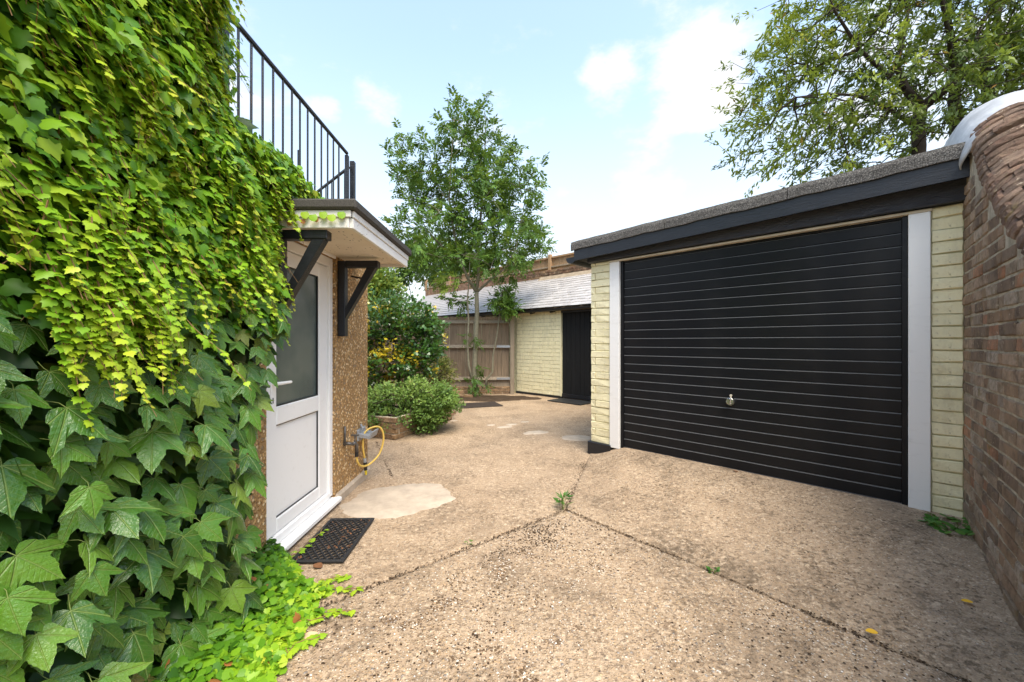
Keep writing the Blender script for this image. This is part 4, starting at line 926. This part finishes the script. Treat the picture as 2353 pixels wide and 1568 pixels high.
# the young tree in front of the back fence
Yt = 10.0; TR = thing('young_tree', 'slender young tree with feathery leaves in front of the back fence', 'tree', at(1092, 893, Yt))
def lp(seq, Y, r0, r1, dy=0):
    n_ = len(seq); return [(tuple(at(u, v, Y) + Vector((0, dy * i / max(1, n_ - 1), 0))), r0 + (r1 - r0) * i / max(1, n_ - 1)) for i, (u, v) in enumerate(seq)]
limbs = [lp([(1092, 898), (1090, 870), (1091, 830), (1093, 780), (1096, 720), (1095, 672)], Yt, .075, .052),
         lp([(1095, 672), (1075, 640), (1058, 600), (1045, 540), (1035, 460), (1040, 380), (1048, 290)], Yt, .042, .010, -.3),
         lp([(1095, 672), (1100, 620), (1096, 560), (1105, 480), (1112, 400), (1113, 320), (1114, 250)], Yt, .042, .010, .3),
         lp([(1095, 672), (1125, 645), (1160, 615), (1185, 570), (1200, 500), (1210, 430)], Yt, .034, .008, .2),
         lp([(1058, 600), (1010, 560), (975, 520), (945, 470)], Yt, .028, .008, .4),
         lp([(1088, 885), (1077, 840), (1074, 790), (1077, 740), (1074, 690), (1078, 640), (1080, 590)], Yt - .15, .034, .010)]
blobs = [(1048, 262, 20), (1116, 262, 18), (1045, 315, 38), (1105, 325, 46), (1172, 355, 22), (1205, 390, 20), (1222, 415, 26), (985, 375, 46), (928, 388, 24), (1060, 400, 66), (1140, 410, 55), (940, 430, 36), (915, 405, 14), (1000, 470, 66), (1090, 480, 66), (1170, 470, 58), (1222, 505, 28), (1262, 520, 16), (925, 520, 32), (955, 565, 46), (1015, 560, 60), (1095, 575, 64), (1172, 560, 55), (1235, 555, 30), (1265, 560, 12), (970, 610, 30), (1030, 615, 32), (1130, 610, 32), (1180, 610, 26), (1045, 690, 18), (1220, 600, 16)]
blobs = [(1085 + (u_ - 1085) * .95, v_, r0 * .88) for u_, v_, r0 in blobs]; tg = blob_pts(blobs, Yt, .7, 520); b, b2, T_, dirs = grow(limbs, tg, .0035)
o = b.obj('trunk', M['bark_pale'], TR, True, recalc=False); o.matrix_world = Matrix.Identity(4); o.matrix_parent_inverse = TR.matrix_basis.inverted()
o2 = b2.obj('branches', M['bark_pale'], TR, True, recalc=False); o2.matrix_parent_inverse = TR.matrix_basis.inverted(); o2['kind'] = 'stuff'
pos = np.repeat(T_, 6, 0) + rng.normal(0, .05, (len(T_) * 6, 3)); dd = unit(np.repeat(dirs, 6, 0) * .6 + rng.normal(0, .7, (len(pos), 3)) + np.array([0, 0, .1])); tt = np.clip(.32 + .10 * rng.normal(size=len(pos)) + .3 * (rng.random(len(pos)) < .18), 0, 1)
cl = compound(pos, dd, 5, rng.uniform(.20, .32, len(pos)), .10, .42, tt)
extra = blob_pts([(1083, 780, 14), (1090, 880, 16), (1103, 850, 10), (1120, 880, 8)], Yt - .2, .1, 46); cl2 = compound(extra, rdir(len(extra)), 5, np.full(len(extra), .24), .08, .4, np.full(len(extra), .25))
brt = blob_pts([(1035, 645, 22)], Yt - .5, .1, 40); cl3 = compound(brt, unit(np.array([-.6, -.2, -.4]) + rng.normal(0, .4, (len(brt), 3))), 6, np.full(len(brt), .26), .085, .36, np.full(len(brt), .86))
o3 = leaf_object('crown', [cl, cl2, cl3], M['ash'], TR); o3.matrix_parent_inverse = TR.matrix_basis.inverted()
# a crooked sucker stem
SK = thing('sapling_stem', 'thin crooked sapling stem leaning by the fence, right of the young tree', 'sapling', at(1118, 895, 10.05))
b, b2, T_, dirs = grow([lp([(1118, 892), (1118, 872), (1132, 855), (1133, 815), (1143, 765), (1150, 700), (1156, 660)], 10.05, .034, .010)], blob_pts([(1150, 695, 22), (1172, 702, 18), (1165, 680, 14)], 10.05, .2, 44), .003)
o = b.obj('trunk', M['bark_pale'], SK, True, recalc=False); o.matrix_parent_inverse = SK.matrix_basis.inverted(); o = b2.obj('branches', M['bark_pale'], SK, True, recalc=False); o.matrix_parent_inverse = SK.matrix_basis.inverted(); o['kind'] = 'stuff'
pos = np.repeat(T_, 5, 0); o = leaf_object('crown', [compound(pos, rdir(len(pos)), 5, rng.uniform(.18, .28, len(pos)), .085, .4, rng.uniform(.3, .65, len(pos)))], M['ash'], SK); o.matrix_parent_inverse = SK.matrix_basis.inverted()

# the big tree behind the garage
Yw = 6.6; TW = thing('garage_tree', 'large narrow-leaved tree with dark limbs spreading over the garage roof', 'tree', (6.7, 6.75, 0))
base = Vector((6.7, 6.75, 0))
limbs = [[((6.7, 6.75, -.1), .20), ((6.68, 6.7, 1.5), .17), ((6.6, 6.6, 3.0), .14)] + lp([(2112, 335), (2108, 290), (2118, 245)], Yw, .09, .08),
         lp([(2118, 245), (2080, 205), (2060, 150), (2075, 90), (2090, 10)], Yw, .07, .02),
         lp([(2118, 245), (2190, 190), (2260, 130), (2353, 70), (2450, 10)], Yw, .075, .045, -.4),
         lp([(2080, 205), (2000, 185), (1920, 160), (1840, 100), (1780, 40)], Yw, .04, .01, -.9),
         lp([(2112, 300), (2020, 260), (1930, 245), (1850, 255), (1770, 275)], Yw, .035, .008, -.6),
         lp([(2190, 190), (2130, 120), (2060, 60), (1980, -20)], Yw, .04, .012, -1.0),
         [((7.9, 7.0, -.1), .15), ((7.7, 7.0, 2.5), .13)] + lp([(2200, 300), (2192, 230), (2200, 150), (2180, 60), (2170, -60)], 7.0, .10, .03),
         lp([(2275, 235), (2262, 170), (2280, 100), (2300, 0)], 7.2, .09, .04)]
blobs = [(1745, 55, 45), (1800, 110, 70), (1770, 170, 55), (1725, 190, 25), (1735, 260, 45), (1700, 280, 18), (1790, 290, 60), (1745, 335, 30), (1720, 355, 12), (1840, 370, 38), (1815, 405, 12), (1860, 60, 90), (1890, 180, 90), (1900, 290, 70), (1920, 350, 30), (2000, 70, 110), (2010, 210, 90), (2020, 310, 50), (2140, 60, 130), (2110, 190, 80), (2200, 200, 90), (2290, 70, 140), (2320, 190, 60), (2430, 60, 160), (2100, -110, 160), (1900, -90, 120), (2300, -130, 160)]
blobs = [(u_ + 55, v_ + 6, r0) for u_, v_, r0 in blobs] + [(1960, 365, 26), (1900, 390, 22), (2060, 330, 30), (2180, 290, 40)]; tg = blob_pts(blobs, Yw, .8, 1380); b, b2, T_, dirs = grow(limbs, tg, .0038, .42, .1)
for nm, bb in (('trunk', b), ('branches', b2)):
    o = bb.obj(nm, M['bark_dark'], TW, True, recalc=False); o.matrix_parent_inverse = TW.matrix_basis.inverted()
    if nm == 'branches': o['kind'] = 'stuff'
K = 30; m = len(T_); d0 = unit(dirs * .7 + np.array([-.55, -.15, -.05]) + rng.normal(0, .30, (m, 3))); f = np.tile(np.linspace(0, 1, K), m); dr = np.repeat(d0, K, 0); ln = np.repeat(rng.uniform(.25, .5, m), K)
pos = np.repeat(T_, K, 0) + dr * (f * ln)[:, None] - np.array([0, 0, 1.]) * (.05 * f * f)[:, None] + rng.normal(0, .03, (m * K, 3)); tip = unit(dr * .8 + rng.normal(0, .5, (m * K, 3)) + np.array([0, 0, -.15]))
lighter = np.repeat(np.clip(.36 + .28 * (T_[:, 0] < 5.4) + rng.normal(0, .13, m), 0, .92), K) + rng.normal(0, .06, m * K); lighter[rng.random(m * K) < .012] = 1  # light on the crown's left side painted into the leaf tint
o = leaf_object('crown', [(T_RHOMB, pos, tip, unit(np.array([0, -.2, 1.]) + rng.normal(0, .5, (m * K, 3))), rng.uniform(.075, .13, m * K), np.clip(lighter, 0, 1), .33)], M['willow'], TW); o.matrix_parent_inverse = TW.matrix_basis.inverted()

def shrub(name, label, cat, base, blobs, Y, dep, ncl, per, size, T, mat, tintf, width=.5, outl=.7, barkm='bark_dark', group=None, upb=.35, spread=.06):
    o = thing(name, label, cat, base, 0, group); tg = blob_pts(blobs, Y, dep, ncl); base = Vector(base)
    ctr = tg.mean(0); b, b2, T_, dirs = grow([[(tuple(base), .03), (tuple(base * .5 + Vector(ctr) * .5), .022), (tuple(ctr), .012)]], tg, .0028, .4, .1)
    bb = b.obj('stem', M[barkm], o, True, recalc=False); bb.matrix_parent_inverse = o.matrix_basis.inverted(); bb = b2.obj('twigs', M[barkm], o, True, recalc=False); bb.matrix_parent_inverse = o.matrix_basis.inverted(); bb['kind'] = 'stuff'
    m = len(T_); pos = np.repeat(T_, per, 0) + rng.normal(0, spread, (m * per, 3)); od = unit(unit(pos - ctr) * outl + rng.normal(0, .6, (m * per, 3)) + np.array([0, 0, upb])); tint = np.clip(np.repeat(tintf(T_), per) + rng.normal(0, .05, m * per), 0, 1)
    lo = leaf_object('foliage', [(T, pos, od, unit(np.array([0, -.3, 1.]) + .4 * od + rng.normal(0, .5, (m * per, 3))), rng.uniform(size[0], size[1], m * per), tint, width)], mat, o); lo.matrix_parent_inverse = o.matrix_basis.inverted(); return o
def holly_tint(T_):
    nz = np.array([mnoise.fractal(Vector((p_[0] * 2.2, p_[1] * 1.5, p_[2] * 2.4)), 1, 2, 3) for p_ in T_]); return np.where(nz > .30, .92, rng.uniform(.2, .72, len(T_)))
shrub('glossy_shrub', 'rounded glossy green shrub with yellow leaf sprays beside the house corner', 'shrub', (-2.0, 7.3, 0), [(870, 730, 45), (920, 720, 40), (960, 740, 40), (985, 770, 40), (930, 790, 60), (880, 800, 50), (995, 800, 25), (870, 860, 40), (930, 850, 45), (965, 830, 40), (800, 780, 70), (985, 715, 10)], 7.3, .32, 620, 16, (.05, .085), T_OVAL, M['holly'], holly_tint, .75)
shrub('olive_shrub', 'small thin olive-green shrub against the fence boards', 'shrub', (-1.55, 8.9, 0), [(1010, 850, 24), (1025, 865, 20), (1000, 872, 22), (1020, 838, 12)], 8.9, .18, 130, 14, (.06, .10), T_RHOMB, M['olive'], lambda t_: rng.uniform(.2, .9, len(t_)), .3)
shrub('pale_conifer', 'tall pale yellow-green shrub rising behind the side fence', 'shrub', (-4.2, 12.2, 0), [(870, 640, 34), (865, 690, 45), (885, 665, 26), (850, 620, 20), (840, 680, 60), (900, 690, 18)], 12.2, .5, 420, 16, (.10, .17), T_OVAL, M['conifer'], lambda t_: np.clip(rng.normal(.55, .2, len(t_)), 0, 1), .5, spread=.12)
shrub('far_tree', 'dim green tree far behind the slate roof', 'tree', (-5.3, 24, 0), [(935, 620, 26), (920, 590, 20), (950, 600, 22), (915, 640, 12)], 24, .8, 150, 14, (.18, .30), T_RHOMB, M['ash'], lambda t_: rng.uniform(.1, .5, len(t_)), .5, spread=.25)
shrub('distant_tree', 'leafy tree seen beyond the fence-topped wall behind the young tree', 'tree', (-4.0, 25, 0), [(1000, 610, 45), (1050, 600, 45), (985, 580, 35), (1030, 640, 30), (1090, 620, 30)], 25, 1.2, 330, 14, (.18, .32), T_RHOMB, M['ash'], lambda t_: rng.uniform(.2, .75, len(t_)), .5, spread=.3)

# brick planter with low shrub
PL = thing('brick_planter', 'low tan brick planter box under the spreading green shrub', 'planter', (-1.605, 5.51, 0), R(68.5))
MB().box(.02, 1.6, .02, .46, -.05, .24).obj('soil', M['soil'], PL)
MB().box(.012, 1.6, .010, .06, -.05, .30).box(.012, .06, .06, .46, -.05, .30).obj('mortar_core', M['mortar'], PL)
pf = brick_meshes('brick', .213, .065, .06, M['bedbrick'], 5, .007, .004)
for k_ in range(4):
    for i in range(7): put('brick', random.choice(pf), PL, (i * .225 - .02 + (.11 if k_ % 2 else 0), .058 + random.uniform(-.004, .004), k_ * .076 + .002))
    for i in range(2): put('brick', random.choice(pf), PL, mat4=Matrix.Translation((.0 + random.uniform(-.004, .004), i * .215 + .0 + (.0 if k_ % 2 else .07), k_ * .076 + .002)) @ Matrix.Rotation(R(90), 4, 'Z') @ Matrix.Translation((0, 0, 0)))
shrub('spreading_shrub', 'low spreading light-green shrub overflowing the brick planter', 'shrub', (-1.5, 6.2, .2), [(955, 925, 46), (900, 935, 44), (1005, 920, 38), (860, 940, 42), (840, 960, 36), (1040, 925, 18), (960, 955, 32), (1000, 945, 30), (885, 910, 26), (1025, 900, 14), (960, 895, 22), (900, 968, 24), (935, 975, 18), (872, 965, 26), (985, 965, 18)], 6.05, .24, 1050, 18, (.028, .048), T_OVAL, M['lowshrub'], lambda t_: np.clip(.30 + .6 * (t_[:, 2] - .25) + rng.normal(0, .14, len(t_)), 0, 1), .7, spread=.035)

# ================================================================== small things
TP = thing('garden_tap', 'dull metal garden tap on the pebbledash beside the door', 'tap', (HX, 3.50, .46))
MB().tube([(.0, 0, 0), (.05, 0, 0), (.075, .02, -.01)], [.016, .014, .013], 8).tube([(.075, .02, -.01), (.08, .05, -.005), (.08, .085, -.03), (.08, .09, -.10)], [.016, .014, .016, .017], 8).obj('body', M['tap'], TP, True)
MB().tube([(.01, -.0, -.02), (.012, 0, .15)], .010, 6).obj('supply_pipe', M['tap'], TP, True)
MB().tube([(.08, .05, 0), (.08, .055, .06)], .007, 6).box(.045, .115, .047, .063, .055, .068, .003).obj('lever', M['tap'], TP)
HK = thing('hose_hook', 'grey plastic hose hook on the house corner', 'hook', (HX, 3.88, .46))
MB().box(.002, .02, -.10, .10, -.06, .06, .012).obj('back_plate', M['grey_plastic'], HK)
MB().prism([(.02, -.015), (.13, -.03), (.15, .03), (.14, .035), (.12, -.005), (.02, .02)], 1, -.095, .095).obj('cradle', M['grey_plastic'], HK)
MB().tube([(.02, -.04, .02), (.04, -.04, .065), (.02, -.04, .10)], .012, 6).obj('top_lug', M['grey_plastic'], HK)
HS = thing('garden_hose', 'short yellow garden hose looped over the grey hook', 'hose', (HX, 3.6, .3))
def bez(pts, n=8):
    out = []; P_ = [Vector(p_) for p_ in pts]; P_ = [P_[0] * 2 - P_[1]] + P_ + [P_[-1] * 2 - P_[-2]]
    for i in range(1, len(P_) - 2):
        for j in range(n):
            t_ = j / n; a, b_, c_, d_ = P_[i - 1:i + 3]; out.append(.5 * ((2 * b_) + (c_ - a) * t_ + (2 * a - 5 * b_ + 4 * c_ - d_) * t_ ** 2 + (3 * b_ - a - 3 * c_ + d_) * t_ ** 3))
    return out + [P_[-2]]
MB().tube(bez([(.08, -.01, .06), (.08, 0, -.02), (.09, .07, -.09), (.11, .22, -.12), (.16, .36, -.06), (.19, .40, .08), (.17, .38, .19), (.12, .33, .215), (.06, .25, .18), (.05, .22, .06), (.055, .25, -.07)]), .0095, 8).obj('hose_tube', M['hose'], HS, True)
MB().tube([(.055, .25, -.07), (.057, .255, -.11)], .016, 10).obj('collar', M['grey_plastic'], HS)
MB().tube([(.057, .255, -.11), (.06, .265, -.19)], [.017, .015], 10).obj('connector', M['black_plastic'], HS)
MB().tube([(.06, .265, -.19), (.062, .27, -.235)], [.013, .009], 10).obj('nozzle', M['hose_tip'], HS)
MB().tube([(.08, -.01, .065), (.08, -.01, .02)], .017, 10).obj('connector', M['black_plastic'], HS)

# rubber lattice door mat
MT = thing('rubber_mat', 'black rubber lattice door mat strewn with dry leaves', 'mat', (-1.20, 2.72, .006), R(1.5))
hw, hl, e_ = .165, .30, .022
b = MB(); b.box(-hw, hw, -hl, -hl + e_, 0, .014, .003); b.box(-hw, hw, hl - e_, hl, 0, .014, .003); b.box(-hw, -hw + e_, -hl + e_, hl - e_, 0, .0138, .003); b.box(hw - e_, hw, -hl + e_, hl - e_, 0, .0138, .003)
b.obj('border', M['rubber'], MT)
lat = MB(); W_, L_ = hw - e_, hl - e_
for s_, zt in ((1, .0125), (-1, .0118)):
    dv = Vector((s_ * .62, .785)); nv = Vector((.785, -s_ * .62)); c_ = -.5
    while c_ < .5:
        p_ = nv * c_; ts = []
        lo_, hi_ = -9, 9
        for pc, dc, lim in ((p_.x, dv.x, W_), (p_.y, dv.y, L_)):
            a_, b_ = (-lim - pc) / dc, (lim - pc) / dc; lo_ = max(lo_, min(a_, b_)); hi_ = min(hi_, max(a_, b_))
        if hi_ - lo_ > .02:
            a_ = p_ + dv * lo_; b_ = p_ + dv * hi_; w_ = nv * .0035
            q = [a_ - w_, a_ + w_, b_ + w_, b_ - w_]; lat.add([(v.x, v.y, .002) for v in q] + [(v.x, v.y, zt) for v in q], [(4, 5, 6, 7), (0, 1, 5, 4), (2, 3, 7, 6), (1, 2, 6, 5), (3, 0, 4, 7)])
        c_ += .034
lat.obj('lattice', M['rubber'], MT)
SM = thing('shed_mat', 'flat black mat on the ground before the shed door', 'mat', (1.33, 9.02, .006), R(135))
MB().box(-.46, .46, -.28, .28, .0, .016, .005).obj('mat', M['rubber'], SM)
DC = thing('drain_cover', 'rusty dark iron drain cover near the foot of the young tree', 'drain cover', (-.72, 8.55, .004), R(20))
MB().box(-.42, .42, -.27, .27, 0, .012, .004).obj('plate', M['rust'], DC)
MB().box(-.46, .46, -.31, -.275, -.004, .009, .003).box(-.46, .46, .275, .31, -.004, .009, .003).box(-.46, -.425, -.275, .275, -.004, .009, .003).box(.425, .46, -.275, .275, -.004, .009, .003).obj('frame', M['rust'], DC)

# old bricks and stone lying in the bed at the tree's foot
for i, (x, y, z, a, lab) in enumerate(((-1.25, 9.72, .03, 8, 'red brick lying flat left of the young tree'), (-1.05, 9.6, .025, -14, 'loose brick nearest the trunk of the young tree'), (-1.3, 9.78, .10, 3, 'upper brick resting on the stack left of the young tree'))):
    o = MB().box(-.11, .11, -.05, .05, 0, .065, .007).jitter(.004, i).obj('loose_brick', M['bedbrick'], None, loc=(x, y, z), rot=(0, 0, R(a))); tag(o, lab, 'brick', 'loose bricks by the tree')

def dead_leaf(name, label, u, v, z, size, mat, rot, curl=.35):
    Y = F * (CAMZ - z) / (v - 787); p_ = at(u, v, Y); n_ = 7; vs = []; fs = []
    for i in range(n_):
        t_ = i / (n_ - 1); w_ = .36 * math.sin(math.pi * min(1, t_ * .92 + .06)) ** .8
        for s_ in (-1, 0, 1): vs.append((s_ * w_ * size, (t_ - .5) * size, size * curl * (abs(s_) * w_ * .9 + .25 * (t_ - .5) ** 2) + .002))
    for i in range(n_ - 1): fs += [(i * 3 + j, i * 3 + j + 1, i * 3 + 4 + j, i * 3 + 3 + j) for j in (0, 1)]
    o = MB().add(vs, fs).obj(name, mat, None, True, loc=(p_.x, p_.y, z + .003), rot=(random.uniform(-.1, .1), random.uniform(-.1, .1), R(rot))); return tag(o, label, 'fallen leaf', 'fallen leaves on the drive')
dead_leaf('fallen_leaf', 'large pale tan leaf on the concrete beside the ground ivy', 712, 1467, .0, .075, M['dead_pale'], -35)
dead_leaf('fallen_leaf', 'curled yellow leaf lying right of the slab joint in the foreground', 2003, 1455, .02, .045, M['dead_yellow'], 70)
dead_leaf('fallen_leaf', 'small yellow leaf near the foot of the brick wall', 2222, 1385, .06, .042, M['dead_yellow'], 60)
dead_leaf('fallen_leaf', 'brown curled leaf at the near edge of the rubber mat', 730, 1303, .0, .07, M['dead_brown'], 60)
dead_leaf('fallen_leaf', 'orange-brown leaf at the mat corner beside the ivy', 680, 1304, .0, .06, M['dead_orange'], 20)
dead_leaf('fallen_leaf', 'brown leaf tucked under the garage door corner by the white jamb', 2055, 1160, .13, .07, M['dead_orange'], 100)
dead_leaf('fallen_leaf', 'second brown leaf by the garage door, touching the white jamb', 2078, 1168, .13, .05, M['dead_brown'], 40)
dead_leaf('fallen_leaf', 'reddish leaf on the concrete in front of the planter', 986, 973, .0, .10, M['dead_brown'], 80)
dead_leaf('fallen_leaf', 'tiny brown leaf under the middle of the garage door', 1690, 1085, .14, .05, M['dead_brown'], 20)
lit_ = MB()
for i in range(38):
    x, y, a = random.uniform(-.14, .14), random.uniform(-.27, .27), random.uniform(0, 3.14); l_ = random.uniform(.01, .022); c_, s_ = math.cos(a), math.sin(a)
    lit_.add([(x - c_ * l_, y - s_ * l_, .007), (x + s_ * l_ * .35, y - c_ * l_ * .35, .012), (x + c_ * l_, y + s_ * l_, .014), (x - s_ * l_ * .35, y + c_ * l_ * .35, .010)], [(0, 1, 2, 3)])
o = lit_.obj('mat_litter', M['dead_brown'], MT, recalc=False); o['kind'] = 'stuff'

def weed(name, label, base, n_, size, T, spread, tint, lean=.5, width=.8):
    o = thing(name, label, 'weed', base); a = rng.uniform(0, 6.283, n_); r_0 = spread * np.sqrt(rng.random(n_)); h_ = rng.uniform(.01, .05, n_) * (size / .04)
    root = np.zeros((n_, 3)); pos = np.stack([r_0 * np.cos(a), r_0 * np.sin(a), h_], 1); tip = unit(np.stack([np.cos(a), np.sin(a), rng.uniform(-.1, lean, n_)], 1) + rng.normal(0, .25, (n_, 3)))
    leaf_object('leaves', [(T, pos, tip, unit(np.array([0, -.2, 1.]) + rng.normal(0, .25, (n_, 3))), rng.uniform(.7, 1.1, n_) * size, np.clip(rng.normal(tint, .15, n_), 0, 1), width)], M['weed'], o)
    st = MB()
    for q in pos[::2]: st.tube([(q[0] * .2, q[1] * .2, -.01), tuple(q)], .0015, 4, False)
    s2 = st.obj('stalks', M['petiole'], o, recalc=False); s2['kind'] = 'stuff'; return o
weed('weed_tuft', 'spiky weed tuft growing where the slab joints meet', (.415, 3.24, .0), 26, .085, T_RHOMB, .03, .45, 1.1, .25)
weed('clover_patch', 'bright green clover at the foot of the cream garage pier', (2.93, 2.62, .10), 80, .052, T_ROUND, .15, .6, .15, 1.0)
weed('joint_weed', 'tiny green weed in the joint before the garage apron', (P0.x + JB.x * 1.16, P0.y + JB.y * 1.16, 0), 12, .022, T_ROUND, .03, .4, .4, 1.0)
weed('crack_seedling', 'pale seedling in the joint between mat and weed tuft', (-.29, 2.66, 0), 6, .03, T_RHOMB, .012, .9, 1.0, .35)
